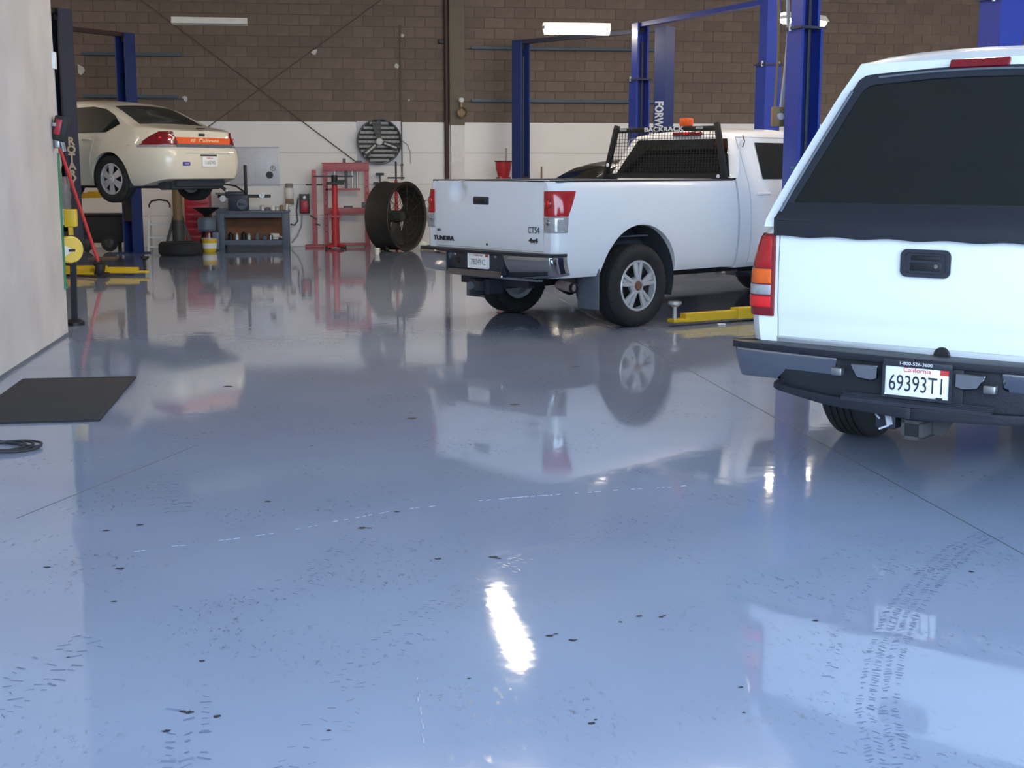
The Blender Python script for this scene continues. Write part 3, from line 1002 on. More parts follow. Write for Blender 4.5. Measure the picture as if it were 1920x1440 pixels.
# ------------------------------------------------------------------ pickup with camper shell
TRUCK2 = thing('pickup_truck', 'white pickup with white camper shell and dark rear window, plate 69393T1', 'truck', (3.64, 6.558, 0), -radians(46.56))
def build_pickup_two(root):
    p = dict(sx=[(.55, .90), (.63, .945), (.75, .968), (.88, .975), (1.02, .965), (1.12, .945), (1.20, .915), (1.26, .88)], zb=.60, zt=1.235, yr=-1.235, yf=.80,
             arch=(0, .42, .46), corner=.22, tuck=.092, flare=.012, bw=.75, bz=.75, tw=.772, tz0=.70, R=.388,
             cabtop=[(.84, 1.24), (.90, 1.30), (1.04, 1.70), (1.10, 1.75), (1.4, 1.79), (2.0, 1.80), (2.3, 1.78), (2.55, 1.72), (3.2, 1.27), (3.3, 1.20), (4.0, 1.12), (4.3, 1.06), (4.42, .92)],
             belt=1.225, kx=.38, cowl=3.22, zbc=.52, farch=(3.40, .42, .46),
             sideglass=[[(1.22, 1.25), (1.80, 1.25), (1.80, 1.66), (1.24, 1.66)], [(1.90, 1.25), (2.86, 1.25), (2.56, 1.64), (1.90, 1.66)]])
    X, Xc = pickup(root, p)
    def fn(x, z):
        y = .010 * ((z - 1.0) / .25) ** 2 + .012 * abs(x / .77) ** 4
        d = (z - .79) / .012
        y += .007 * math.exp(-d * d)
        if z < .79: y += .004
        return y
    tgo = tailgate_panel(.772, .70, 1.225, -1.255, .08, fn).build('tailgate', 'truck_white', root)
    MB().box(-.78, .78, -1.235, -1.14, .655, .70, .004).build('tailgate_sill', 'sill_grey', root)
    MB().lathe([(0, .01), (.035, .008), (.04, 0)], Matrix.Translation((.06, -1.238, .672)) @ Matrix.Rotation(pi/2, 4, 'X'), 16).build('rubber_stop', 'black', root)
    # handle: bezel ring, recess, lever
    def rrect(w, h, r, n=6):
        P = []
        for cx, cz, a0 in ((w-r, h-r, 0), (-w+r, h-r, 90), (-w+r, -h+r, 180), (w-r, -h+r, 270)):
            for i in range(n + 1):
                a = radians(a0 + 90 * i / n); P.append((cx + r*cos(a), cz + r*sin(a)))
        return P
    hx, hz = -.028, 1.09
    b = MB(); A = rrect(.118, .064, .03); B = rrect(.098, .047, .022)
    n = len(A)
    yo, yi = -1.272, -1.262
    rings = [[b.bm.verts.new((hx + x, yi - .004, hz + z)) for x, z in A], [b.bm.verts.new((hx + x*.985, yo, hz + z*.985)) for x, z in A], [b.bm.verts.new((hx + x, yo, hz + z)) for x, z in B], [b.bm.verts.new((hx + x*.97, yi - .002, hz + z*.97)) for x, z in B]]
    for r0, r1 in zip(rings, rings[1:]):
        for i in range(n): b.face([r0[i], r0[(i+1) % n], r1[(i+1) % n], r1[i]])
    b.face(rings[-1])
    bz = b.build('handle_bezel', 'black_trim', tgo)
    MB().box(hx - .075, hx + .075, -1.266, -1.248, hz - .036, hz + .004, .006, 2).box(hx - .07, hx + .07, -1.268, -1.248, hz + .012, hz + .036, .006).build('handle', 'black', tgo)
    MB().lathe([(0, .004), (.009, .003), (.01, 0)], Matrix.Translation((hx + .05, -1.268, hz - .012)) @ Matrix.Rotation(pi/2, 4, 'X'), 12).build('lock', 'steel', tgo)
    # tail lamps: red above, amber, clear, red reflector
    ye = lambda z: -1.06
    f = lamp_poly(X, .795, -1.237, ye, 14, .012)
    segs = [(.77, 1.203, 'lens_red_dark', .012), (.985, 1.03, 'lens_red', .015), (.935, .985, 'lens_amber', .017), (.885, .930, 'lens_clear', .017), (.83, .878, 'lens_bright', .017)]
    names = ['tail_lamp', 'brake_lens', 'turn_lens', 'reversing_lens', 'reflector']
    for s in (1, -1):
        par = root
        for i, ((z0, z1, m, out), nm) in enumerate(zip(segs, names)):
            if i == 0:
                g, q0, q1 = f, .795, 1.203
            else:
                g = lamp_poly(X, .812, -1.237, ye, 14, out)
                q0, q1 = {1: (1.035, 1.19), 2: (.955, 1.028), 3: (.900, .950), 4: (.838, .892)}[i]
            t = band(g, 14, lambda t, q=q0: q, lambda t, q=q1: q, 8 if i == 0 else 3, .05 if i == 0 else .01).bevel(.004)
            if s < 0: mirror_x(t)
            o = t.build(nm, m, par)
            if i == 0: par = o
    # rear bumper
    cv2 = bumper_curve(0.0, .995, -1.41, .085, .15, 24)
    pd = MB()
    for s in (1, -1):
        t = band(lambda z: cv2, 24, lambda t: .638, lambda t: .672, 1, .20)
        if s < 0: mirror_x(t)
        pd.join(t.bm)
    bpo = pd.bevel(.006).build('rear_bumper', 'pad_black', root)
    cv = bumper_curve(.385, .985, -1.40, .085, .14)
    zlow = lambda t: lerp([(0, .565), (.035, .53), (.09, .51), (.3, .497), (.8, .485), (1, .51)], t)
    both(bpo, lambda: band(lambda z: [(x, y + 1.1 * max(0, .635 - z) ** 1.5) for x, y in cv], 16, zlow, lambda t: .640, 6, .03).bevel(.008), 'chrome_wing', 'chrome')
    # black valance below, with a lower step that sags to the middle
    cv3 = bumper_curve(0.0, .72, -1.375, .085, .10, 20)
    lo = MB()
    for s in (1, -1):
        t = band(lambda z: cv3, 20, lambda t: lerp([(0, .40), (.5, .42), (.9, .47), (1, .49)], t), lambda t: .636, 5, .05)
        if s < 0: mirror_x(t)
        lo.join(t.bm)
    cv4 = bumper_curve(0.0, .74, -1.43, .12, .10, 20)
    for s in (1, -1):
        t = band(lambda z: cv4, 20, lambda t: lerp([(0, .395), (.5, .415), (.9, .465), (1, .485)], t), lambda t: lerp([(0, .448), (.5, .46), (.9, .488), (1, .495)], t), 3, .10)
        if s < 0: mirror_x(t)
        lo.join(t.bm)
    lo.bevel(.01).build('lower_step', 'pad_black', bpo)
    rb = MB()
    for k in range(4): rb.box(-.34, .36, -1.428 + .012*k, -1.422 + .012*k, .45 + .006*k, .468 + .006*k)
    rb.build('step_rib', 'black_trim', bpo)
    MB().box(-.17, .22, -1.39, -1.36, .47, .64, .006).build('plate_recess', 'pad_black', bpo)
    for s in (1, -1):
        q = [(s*x + (.02 if s < 0 else 0), -1.405, z) for x, z in ((.19, .625), (.19, .565), (.22, .553), (.29, .56), (.315, .60), (.325, .622))]
        MB().prism(q[::s], .012).bevel(.004, 1).build('chrome_inset', 'chrome', bpo)
    for x, z in ((-.37, .578), (.345, .565)):
        MB().box(x - .028, x + .028, -1.425, -1.385, z - .018, z + .02, .008).build('plate_lamp', 'steel', bpo)
    plate(root, .02, -1.418, .572, .0, '69393T1', sticker=True, frame='1-800-526-3600', numsize=.105, sx=.70)
    # hitch receiver and trailer socket
    h = MB()
    for (x0, x1, z0, z1) in ((-.052, -.036, .30, .385), (.032, .048, .30, .385), (-.052, .048, .372, .388), (-.052, .048, .297, .313)):
        h.box(x0, x1, -1.40, -1.10, z0, z1)
    h.bar((-.01, -1.24, .39), (-.02, -1.24, .47), .08, .05, (0, 1, 0))
    h.box(-.6, .6, -1.20, -1.12, .42, .50)
    h.prism([(.05, -1.26, .31), (.10, -1.26, .31), (.17, -1.26, .42), (.05, -1.26, .42)], .02)
    h.build('hitch_receiver', 'hitch_iron', root)
    MB().box(-.037, .033, -1.395, -1.2, .312, .372).build('receiver_bore', 'black', root)
    ts = MB().box(-.195, -.095, -1.36, -1.28, .325, .43, .01)
    so = ts.build('trailer_socket', 'black_trim', root)
    MB().tube([(-.175, -1.37, .41), (-.185, -1.375, .39), (-.165, -1.38, .375)], .006, 6).box(-.17, -.115, -1.372, -1.36, .40, .41, .002).bar((-.13, -1.37, .40), (-.115, -1.38, .35), .03, .008).bar((-.115, -1.38, .35), (-.16, -1.385, .328), .028, .008).build('hanging_cap', 'dust_grey', so)
    w = wheel(root, .388, .215, .255, 'five', 0)
    put_wheels(w, root, [(.835, 0, .388), (-.835, 0, .388), (.835, 3.40, .388), (-.835, 3.40, .388)])
    # camper shell: side section narrows upward, back face leans forward
    ZS0, ZS1, YB, YT = 1.236, 2.03, -1.245, -.80
    def SX(z): return spl([(1.20, .865), (1.30, .845), (1.45, .80), (1.70, .715), (1.92, .635), (2.02, .585)], z)
    H = []
    ys = [YB, YB + .012] + frange(-1.20, YT, .04) + frange(YT + .05, .74, .1) + [.80]
    for y in ys:
        t = min(1, max(0, (y - YB) / (YT - YB)))
        zt_ = ZS0 + .03 + (ZS1 - ZS0 - .03) * t
        if y > .70: zt_ = ZS1 - (y - .70) * .6
        zc = zt_ + .065 * min(1, max(0, (y - YT) / .16)) ** .7
        h = [(0, y, ZS0), (.6, y, ZS0)]
        for i in range(9):
            z = ZS0 + (zt_ - ZS0) * i / 8
            h.append((SX(z), y, z))
        xl = h[-1][0]
        e = (zc - zt_)
        h += [(xl - .03, y, zt_ + e*.40), (xl - .09, y, zt_ + e*.62), (xl * .6, y, zt_ + e*.84), (xl * .3, y, zt_ + e*.96), (0, y, zc)]
        H.append(h)
    shell = loft(H, 'camper_shell', 'cap_white', root)
    s_y, s_z = (YT - YB), (ZS1 - ZS0 - .03)
    L = hypot(s_y, s_z); ny, nz_ = -s_z / L, s_y / L
    def bk(x, z, o):
        t = (z - ZS0 - .03) / s_z
        y = YB + s_y * t
        return (x, y + ny * o, z + nz_ * o)
    def ring_patch(pts_o, pts_i, o0, o1):
        t = MB(); n = len(pts_o)
        A = [t.bm.verts.new(bk(x, z, o0)) for x, z in pts_o]; B = [t.bm.verts.new(bk(x, z, o1)) for x, z in pts_o]
        C_ = [t.bm.verts.new(bk(x, z, o1)) for x, z in pts_i]; D = [t.bm.verts.new(bk(x, z, o0)) for x, z in pts_i]
        for r0, r1 in ((A, B), (B, C_), (C_, D), (D, A)):
            for i in range(n): t.face([r0[i], r0[(i+1) % n], r1[(i+1) % n], r1[i]])
        return t
    def trap(zb_, zt_, inset, rt=.05, rb_=.01):
        xb, xt = SX(zb_) - inset, SX(zt_) - inset
        R_ = [(xb - .02, zb_), (xb, zb_ + rb_), (xt + .022, zt_ - rt), (xt + .004, zt_ - rt*.40), (xt - rt*.35, zt_ - rt*.08), (xt - rt, zt_)]
        return R_ + [(.2, zt_ + .016), (0, zt_ + .02), (-.2, zt_ + .016)] + [(-x, z) for x, z in R_[::-1]]
    po, pi_ = trap(1.26, 1.965, .056, .07), trap(1.34, 1.915, .112, .07)
    ring_patch(po, pi_, -.01, .018).build('rear_hatch', 'black_trim', shell)
    po2, pi2 = trap(1.27, 1.965, .060, .06), trap(1.345, 1.928, .104, .06)
    t = MB(); t.prism([bk(x, z, .004) for x, z in trap(1.335, 1.92, .107, .065)], .008)
    t.build('rear_window', 'glass_dark', shell)
    # lower black band hanging over the tailgate
    xs = frange(-.80, .80, .04)
    outer = [[(x, -1.272 - (.006 if z < 1.25 else 0) + (.02 * abs(x/.8)**4), z + (.004 * sin(x * 23) if z < 1.2 else 0)) for z in (1.192, 1.215, 1.235, 1.27, 1.30, 1.345)] for x in xs]
    for row in outer:
        for k, zz in enumerate((1.192, 1.215, 1.235, 1.27, 1.30, 1.345)):
            if k >= 3: row[k] = bk(row[k][0] * (1 if k < 4 else .97), zz, .020)
    inner = [[(x, y + .03, z) for x, y, z in row] for row in outer]
    MB().sheet(outer, inner).build('hatch_skirt', 'pad_black', shell)
    g = MB()
    for s in (-1, 1):
        g.tube([bk(s * (SX(z) - .070), z, .022) for z in frange(1.30, 1.88, .1)], .008, 6)
    g.tube([bk(x, 1.945 + .02 * (1 - (x/.46) ** 2), .022) for x in frange(-.46, .46, .092)], .006, 6)
    g.build('hatch_gasket', 'grey_plastic', shell)
    MB().prism([bk(-.12, 1.975, .012), bk(.16, 1.975, .012), bk(.16, 2.012, .012), bk(-.12, 2.012, .012)], .022).bevel(.005, 1).build('brake_lamp', 'lens_red_dark', shell)
    for s in (-1, 1):
        MB().prism([(s*(SX(1.45) + .003), .55, 1.42), (s*(SX(1.45) + .003), -.75, 1.42), (s*(SX(1.80) + .003), -.45, 1.80), (s*(SX(1.80) + .003), .50, 1.80)][::s], .008).build('side_window', 'glass_dark', shell)
    MB().prism([(-.68, .87, 1.30), (-.56, 1.02, 1.66), (.56, 1.02, 1.66), (.68, .87, 1.30)], .01).build('cab_window', 'glass_dark', root)
    MB().prism([(-.64, 3.14, 1.31), (.64, 3.14, 1.31), (.56, 2.60, 1.70), (-.56, 2.60, 1.70)], .012).build('windscreen', 'glass_dark', root)
    for s in (-1, 1):
        sd = MB()
        def pt(y, z): return (s * (Xc(y, min(z, 1.225)) - max(0, z - 1.225) * .38 + .0005), y, z)
        for y in (1.02, 1.85): sd.tube([pt(y, z) for z in frange(.56, 1.70, .06)], .005, 6)
        sd.tube([pt(2.86, z) for z in frange(.56, 1.22, .06)], .005, 6)
        sd.build('door_seam', 'sill_grey', root)
        m = Vector(pt(2.75, 1.26))
        MB().box(m.x + (0 if s > 0 else -.22), m.x + (.22 if s > 0 else 0), 2.62, 2.76, 1.20, 1.42, .03).build('wing_mirror', 'black_trim', root)
        MB().box(min(s*.5, s*.82), max(s*.5, s*.82), 4.28, 4.40, .80, .98, .03).build('head_lamp', 'lens_clear', root)
    MB().box(-.48, .48, 4.38, 4.44, .70, .92, .02).build('grille', 'chrome', root)
    MB().box(-.92, .92, 4.30, 4.52, .46, .66, .04).build('front_bumper', 'chrome', root)
build_pickup_two(TRUCK2)

# ------------------------------------------------------------------ sedan
def sedan(root, paint, glass, detail=True, zs=1.0):
    top = [(-1.13, 1.015), (-1.05, 1.035), (-.90, 1.05), (-.62, 1.08), (-.48, 1.10), (-.20, 1.225), (.15, 1.375), (.40, 1.435), (.85, 1.465), (1.3, 1.455), (1.60, 1.40), (2.0, 1.22), (2.42, 1.02), (2.6, .985), (3.4, .86), (3.75, .76), (3.95, .60)]
    top = [(y, (z - .3) * zs + .3) for y, z in top]
    sx = [(.20, .76), (.28, .85), (.42, .905), (.60, .925), (.75, .918), (.86, .895), (.95, .865), (1.0, .85)]
    belt, kx = .965, .50
    def drop(y):
        return plan_drop(y, -1.13, .75, .36) + plan_drop(-y, -3.95, .8, .30)
    def X(y, z): return spl(sx, min(z, belt)) - drop(y)
    def ysh(y, z):
        w = min(1, max(0, (-.62 - y) / .40))
        s = lerp([(.20, .14), (.30, .05), (.42, .01), (.60, .0), (.72, .015), (.765, .03), (.80, .06), (.92, .075), (1.03, .10), (1.1, .11)], z)
        return w * s
    wy, ar = -.08, .375
    H = []
    ys = sorted(set([round(v, 4) for v in [-1.13, -1.11, -1.07] + frange(-1.03, -.5, .06) + frange(-.48, 2.6, .07) + frange(2.7, 3.95, .1)]))
    for y in ys:
        zt_ = spl(top, y); bl_ = min(belt, zt_ - .03)
        zb = .24 if y > -.6 else .24 + .10 * min(1, (-.6 - y) / .45)
        h = [(0, y + ysh(y, zb), zb), (.45, y + ysh(y, zb), zb)]
        for i in range(13):
            z = zb + (bl_ - zb) * i / 12
            h.append((max(.46, X(y, z)), y + ysh(y, z), z))
        hh = zt_ - bl_; rc = min(.07, hh * .5); xb = h[-1][0]
        for s in (.33, .66, 1.0):
            z = bl_ + (hh - rc) * s
            h.append((xb - (z - bl_) * kx, y + ysh(y, z), z))
        xe = h[-1][0]
        for a in (30, 60, 85):
            z = zt_ - rc + rc * sin(radians(a))
            h.append((xe - rc*1.3*(1 - cos(radians(a))), y + ysh(y, z), z))
        xl = h[-1][0]; cr = .03 * min(1, hh / .2)
        h += [(xl * .66, y + ysh(y, zt_), zt_ + cr*.56), (xl * .33, y + ysh(y, zt_), zt_ + cr*.89), (0, y + ysh(y, zt_), zt_ + cr)]
        H.append(h)
    body = loft(H, 'body', paint, root)
    cut(body, arch_tool(wy, .345, ar, 0, .58, 1.2), arch_tool(2.76, .345, ar, 0, .58, 1.2))
    wells(root, [(wy, .345), (2.76, .345)], ar - .005, .87, .59)
    def roofz(x, y):
        zt_ = spl(top, y); hh = zt_ - belt
        xw = max(.3, X(y, belt) - hh * kx - .05)
        return zt_ + .03 * max(0, 1 - (x / xw) ** 2) * min(1, hh / .2)
    def patch(y0, y1, w0, w1, name, m, o=.006):
        n = 12; outer, inner = [], []
        for i in range(n + 1):
            y = y0 + (y1 - y0) * i / n; w = w0 + (w1 - w0) * i / n
            outer.append([(w * (j/6 - 1), y, roofz(w * (j/6 - 1), y) + o) for j in range(13)])
            inner.append([(x, yy, z - .012) for x, yy, z in outer[-1]])
        return MB().sheet(outer, inner).build(name, m, root)
    patch(-.45, .14, .63, .53, 'rear_window', glass)
    patch(1.66, 2.36, .52, .64, 'windscreen', glass)
    for s in (-1, 1):
        for pts in ([(-.22, 1.115), (.02, 1.0), (.92, .99), (.92, 1.36), (.45, 1.375), (.16, 1.335), (-.06, 1.24)], [(.99, .99), (2.02, 1.0), (1.62, 1.33), (.99, 1.36)]):
            q = []
            for y, z in pts:
                zz = (z - .3) * zs + .3
                q.append((s * (X(y, belt) - (zz - belt) * kx + .004), y, zz))
            if s < 0: q = q[::-1]
            t = MB(); t.prism(q, .006); t.build('side_window', glass, root)
    w = wheel(root, .338, .222, .225, 'cover', 0)
    put_wheels(w, root, [(.785, wy, .335), (-.785, wy, .335), (.785, 2.76, .335), (-.785, 2.76, .335)])
    c = MB().box(-.5, .5, -.9, 2.9, .20, .30).cyl((-.7, wy, .33), (.7, wy, .33), .04).box(-.45, .55, -.95, -.5, .22, .34, .04).cyl((-.6, -.8, .25), (.6, -.75, .25), .07, 12)
    c.box(.35, .5, -.4, 1.8, .19, .25)
    c.build('underbody', 'well_dark', root)
    if not detail: return
    # lamps
    n = 14
    def curve(z, s0, e):
        P = []
        for i in range(25):
            y = -1.13 + (e + 1.13) * i / 24
            P.append((max(.46, X(y, z)), y + ysh(y, z)))
        P = [(s0, -1.13 + ysh(-1.13, z))] + [q for q in P if q[0] > s0 + .005]
        P = resample(P, n); Q = []
        for i in range(n):
            a, b = P[max(i-1, 0)], P[min(i+1, n-1)]
            dx, dy = b[0]-a[0], b[1]-a[1]; L = hypot(dx, dy) or 1
            Q.append((P[i][0] + dy/L*.008, P[i][1] - dx/L*.008))
        return Q
    s0 = lambda z: lerp([(.80, .50), (.93, .55), (1.02, .60)], z)
    e_ = lambda z: lerp([(.80, -.66), (.86, -.72), (.94, -.84), (1.01, -1.0), (1.03, -1.03)], z)
    f = lambda z: curve(z, s0(z), e_(z))
    for s in (1, -1):
        t = band(f, n, lambda t: .815, lambda t: 1.005, 8, .03).bevel(.004)
        if s < 0: mirror_x(t)
        o = t.build('tail_lamp', 'lens_red_dark', root)
        t = band(lambda z: curve(z, .50, -.64), n, lambda t: .782, lambda t: .812, 2, .03)
        if s < 0: mirror_x(t)
        t.build('lower_lens', 'lens_clear', o)
        P = f(.92)
        for i in (3, 7):
            b = MB().obox((s * P[i][0], P[i][1] - .002, .915), (.06, .02, .025), None, .006)
            b.build('bulb', 'lens_bright', o)
    ry = lambda z: -1.13 + ysh(-1.13, z)
    st = MB().prism([(-.53, ry(.835) - .003, .835), (.53, ry(.835) - .003, .835), (.545, ry(.925) - .003, .925), (-.545, ry(.925) - .003, .925)], .004)
    so = st.build('orange_band', 'strip_orange', root)
    text('lettering', 'Caltrans', .092, 'ink_cream', so, (.10, ry(.88) - .010, .876), rot=(radians(97), 0, 0), sx=1.35, bold=.003)
    text('lettering', 'ct', .11, 'ink_cream', so, (-.22, ry(.88) - .010, .88), rot=(radians(97), 0, 0), sx=1.1, bold=.006)
    MB().prism([(-.56, ry(.80) - .012, .782), (.56, ry(.80) - .012, .782), (.56, ry(.82) - .006, .832), (-.56, ry(.82) - .006, .832)], .012).build('bumper_ledge', 'grey_plastic', root)
    MB().obox((-.03, ry(.955) - .008, .965), (.12, .014, .04), None, .006).build('badge', 'badge_dark', root)
    MB().obox((-.03, -1.035, 1.055), (.13, .06, .016), None, .004).build('boot_lamp', 'black', root)
    MB().tube([(x, ry(.70) - .001, .70) for x in frange(-.42, .48, .1)], .006, 6).build('bumper_crease', 'sill_grey', root)
    plate(root, .03, -1.138, .585, .0, '1168743', ink='ink_grey', numsize=.075, sx=.85)
    MB().box(-.14, .18, -1.142, -1.12, .665, .685, .004).build('plate_light', 'black', root)
    sk = MB().box(-.50, -.36, -1.137, -1.12, .525, .578, .003).build('sticker', 'sticker_violet', root)
    text('lettering', 'VAN', .034, 'ink_white', sk, (-.43, -1.138, .551), sx=1.2)
    for s in (-1, 1):
        sd = MB()
        def pt(y, z): return (s * (X(y, min(z, belt)) - max(0, z - belt) * kx + .001), y, z)
        sd.tube([pt(.95, z) for z in frange(.30, 1.36, .06)], .005, 6)
        sd.tube([pt(2.1, z) for z in frange(.30, .96, .06)], .005, 6)
        sd.tube([pt(.30 - .2 * max(0, (z - .6)), z) for z in frange(.42, 1.0, .06)], .005, 6)
        sd.build('door_seam', 'sill_grey', root)
        for y in (.28, 1.3):
            a = Vector(pt(y, .90)); b = Vector(pt(y + .18, .90))
            MB().tube([a, a + Vector((s*.028, .02, 0)), b + Vector((s*.028, -.02, 0)), b], .013, 8).build('door_handle', paint, root)
    text('lettering', '2271', .05, 'sill_grey', root, (-.905, -.50, .80), rot=(pi/2, 0, -pi/2 + .12), ext=.001)
    MB().obox((-.78, -.36, 1.06), (.012, .05, .03), None, .004).build('pillar_badge', 'badge_dark', root)
    for s in (-1, 1):
        MB().box(min(s*.45, s*.80), max(s*.45, s*.80), 3.60, 3.82, .60, .76, .03).build('head_lamp', 'lens_clear', root)

CAR = thing('sedan', 'cream white sedan with an orange boot band, raised on a lift', 'car', (-2.54, 20.614, 1.038), radians(50.9))
sedan(CAR, 'car_cream', 'glass_car')
DARK = thing('sedan', 'black car whose curved roof shows behind the dented pickup bed', 'car', (3.95, 20.1, 0.0), -radians(71.7))
sedan(DARK, 'car_black', 'glass_dark', False, 1.15)

# ------------------------------------------------------------------ lifts
def channel(t, c, d, w, dep, z0, z1, th=.012, lip=.03):
    """C-section column at c, open towards d"""
    d = Vector((d[0], d[1], 0)).normalized(); n = Vector((-d.y, d.x, 0)); c = Vector((c[0], c[1], 0))
    prof = [(-w/2, dep/2), (-w/2 + lip, dep/2), (-w/2 + lip, dep/2 - th), (-w/2 + th, dep/2 - th), (-w/2 + th, -dep/2 + th), (w/2 - th, -dep/2 + th), (w/2 - th, dep/2 - th), (w/2 - lip, dep/2 - th), (w/2 - lip, dep/2), (w/2, dep/2), (w/2, -dep/2), (-w/2, -dep/2)]
    A = [t.bm.verts.new(c + n*a + d*b + Vector((0, 0, z0))) for a, b in prof]
    B = [t.bm.verts.new(c + n*a + d*b + Vector((0, 0, z1))) for a, b in prof]
    m = len(prof)
    for i in range(m): t.face([A[i], A[(i+1) % m], B[(i+1) % m], B[i]])
    # end caps in convex pieces
    for V in (A, B):
        for q in ((0, 1, 2, 3), (3, 4, 11, 0), (4, 5, 10, 11), (5, 6, 9, 10), (6, 7, 8, 9)):
            t.face([V[i] for i in q])
    return t
def lift(label, P, Q, zt, m, m2=None, sleeve=None, w=.27, dep=.24, carriage=1.1, beam=True, ext=None, beam_m=None):
    P, Q = Vector((*P, 0)), Vector((*Q, 0))
    root = thing('vehicle_lift', label, 'lift', P)
    d = (Q - P).normalized(); n = Vector((-d.y, d.x, 0)); O = Vector((0, 0, 0)); q = Q - P
    for c, dd in ((O, d), (q, -d)):
        zs = sleeve or zt
        if sleeve:
            channel(MB(), c, dd, w, dep, .02, zs).build('column', m, root, 0) if False else None
            t = MB(); channel(t, c, dd, w, dep, .02, zs); t.build('column', m, root, 0)
            t = MB(); channel(t, c, dd, w - .05, dep - .05, zs - .02, zt); t.build('column_extension', m, root, 0)
            t = MB(); t.obox(c + Vector((0, 0, zs)), (w + .05, dep + .05, .025), Matrix.Rotation(math.atan2(n.y, n.x), 3, 'Z')); t.build('collar', 'lift_navy', root, 0)
            for s in (-1, 1):
                t = MB(); b = c + n * s * (w/2 + .015) - dd * .05
                t.cyl(b + Vector((0, 0, zs - .03)), b + Vector((0, 0, zs + .05)), .016, 8); t.build('bolt', 'zinc', root)
        else:
            t = MB(); channel(t, c, dd, w, dep, .02, zt); t.build('column', m2 or m, root, 0)
        t = MB(); t.obox(c + dd*.05 + Vector((0, 0, .01)), (w + .18, dep + .25, .02), Matrix.Rotation(math.atan2(n.y, n.x), 3, 'Z')); t.build('base_plate', m, root, 0)
        t = MB(); t.obox(c + dd*.02 + Vector((0, 0, carriage)), (w - .07, dep - .04, .55), Matrix.Rotation(math.atan2(n.y, n.x), 3, 'Z'), .01); t.build('carriage', 'lift_black', root, 0)
        t = MB(); t.cyl(c + dd*.03 + n*.03 + Vector((0, 0, .05)), c + dd*.03 + n*.03 + Vector((0, 0, zt - .3)), .022, 8); t.build('lift_cylinder', 'lift_navy', root)
    if beam:
        t = MB(); t.bar(Vector((0, 0, zt - .03)), q + Vector((0, 0, zt - .03)), .14, .07); t.build('overhead_beam', beam_m or m, root, 0)
        for c in (O, q):
            t = MB(); t.obox(c + Vector((0, 0, zt - .10)), (.12, .06, .10), Matrix.Rotation(math.atan2(n.y, n.x), 3, 'Z')); t.build('pulley_box', 'lift_black', root, 0)
    return root, d, n
def arm(root, base, tip, z, padz, m='yellow', padm='black', lbl=None):
    """two-stage swing arm from base to tip with a pad"""
    b, t_ = Vector((*base, z)) - root.location, Vector((*tip, z)) - root.location
    d = (t_ - b).normalized(); mid = b + (t_ - b) * .52
    a = MB(); a.bar(b, mid, .13, .11, (0, 0, 1), .008); ao = a.build('swing_arm', m, root, 0)
    a = MB(); a.bar(mid - d*.06 - Vector((0, 0, .008)), t_ - d*.10 - Vector((0, 0, .008)), .10, .085, (0, 0, 1), .006)
    a.bar(t_ - d*.16 - Vector((0, 0, .03)), t_ + d*.05 - Vector((0, 0, .03)), .12, .035, (0, 0, 1), .01)
    a.build('arm_extension', m, ao, 0)
    a = MB(); a.cyl(t_ - Vector((0, 0, .02)), t_ + Vector((0, 0, padz - .02)), .022, 12)
    a.build('pad_screw', 'zinc' if padm != 'black' else 'lift_black', ao)
    a = MB(); a.cyl(t_ + Vector((0, 0, padz - .025)), t_ + Vector((0, 0, padz)), .065, 18); a.cyl(t_ + Vector((0, 0, padz - .05)), t_ + Vector((0, 0, padz - .025)), .03, 14, .06)
    a.build('pad', padm, ao)

L1, d1, n1 = lift('bright blue two-post lift with overhead beam behind the dented pickup cab', (5.30, 22.28), (6.40, 18.90), 3.92, 'lift_blue', sleeve=3.0)
L2, d2, n2 = lift('dark blue two-post lift nearest the right half of the back wall', (3.76, 25.53), (5.86, 22.81), 3.92, 'lift_blue_dark', w=.25, beam_m='lift_navy')
t2 = text('lettering', 'FORWARD', .19, 'ink_white', L2, (0, 0, 0), sx=.78, bold=.008)
cc = Vector((5.86, 22.81, 2.30)) - L2.location - d2 * 0
t2.location = cc - Vector((-d2.y, d2.x, 0)) * 0 + Vector((-.13, -.165, 0)); t2.rotation_euler = (pi/2, pi/2, -.1)
L3, d3, n3 = lift('tall blue two-post lift beside the dented pickup, yellow arm lowered to floor', (4.86, 13.25), (5.67, 10.78), 4.85, 'lift_blue', sleeve=2.92, beam=True, carriage=.35)
arm(L3, (4.80, 13.10), (3.36, 12.50), .085, .155, padm='zinc')
mk = MB()
for i, (m_, z) in enumerate((('green_trim', 1.53), ('yellow', 1.40), ('ink_red', 1.06))):
    a = MB().obox(Vector((-.10, -.118, z)), (.09, .006, .02)); a.build('height_mark', m_, L3, 0)
L4, d4, n4 = lift('blue two-post lift holding the cream sedan in the air', (-3.46, 24.95), (-5.54, 22.35), 3.90, 'lift_blue_dark', carriage=.85, w=.26, beam_m='pipe_brown')
arm(L4, (-3.70, 24.75), (-3.35, 22.35), 1.08, .165)
arm(L4, (-3.75, 24.75), (-4.2, 22.9), 1.08, .165)
arm(L4, (-5.60, 22.40), (-3.95, 21.25), 1.08, .165)
arm(L4, (-5.60, 22.45), (-5.2, 22.15), 1.08, .165)
L5, d5, n5 = lift('dark two-post lift next to the left partition with stacked letters, yellow arm on floor', (-3.66, 19.95), (-5.76, 17.4), 3.74, 'lift_navy', carriage=.35, beam_m='lift_black', w=.30)
arm(L5, (-3.75, 19.85), (-2.58, 19.62), .085, .19)
arm(L5, (-3.80, 19.75), (-3.2, 19.35), .085, .12)
for i, ch in enumerate('ROTARY'):
    text('lettering', ch, .15, 'ink_beige', L5, (.115, -.17, 1.90 - i * .115), rot=(pi/2, 0, -.1), sx=1.0, bold=.006)
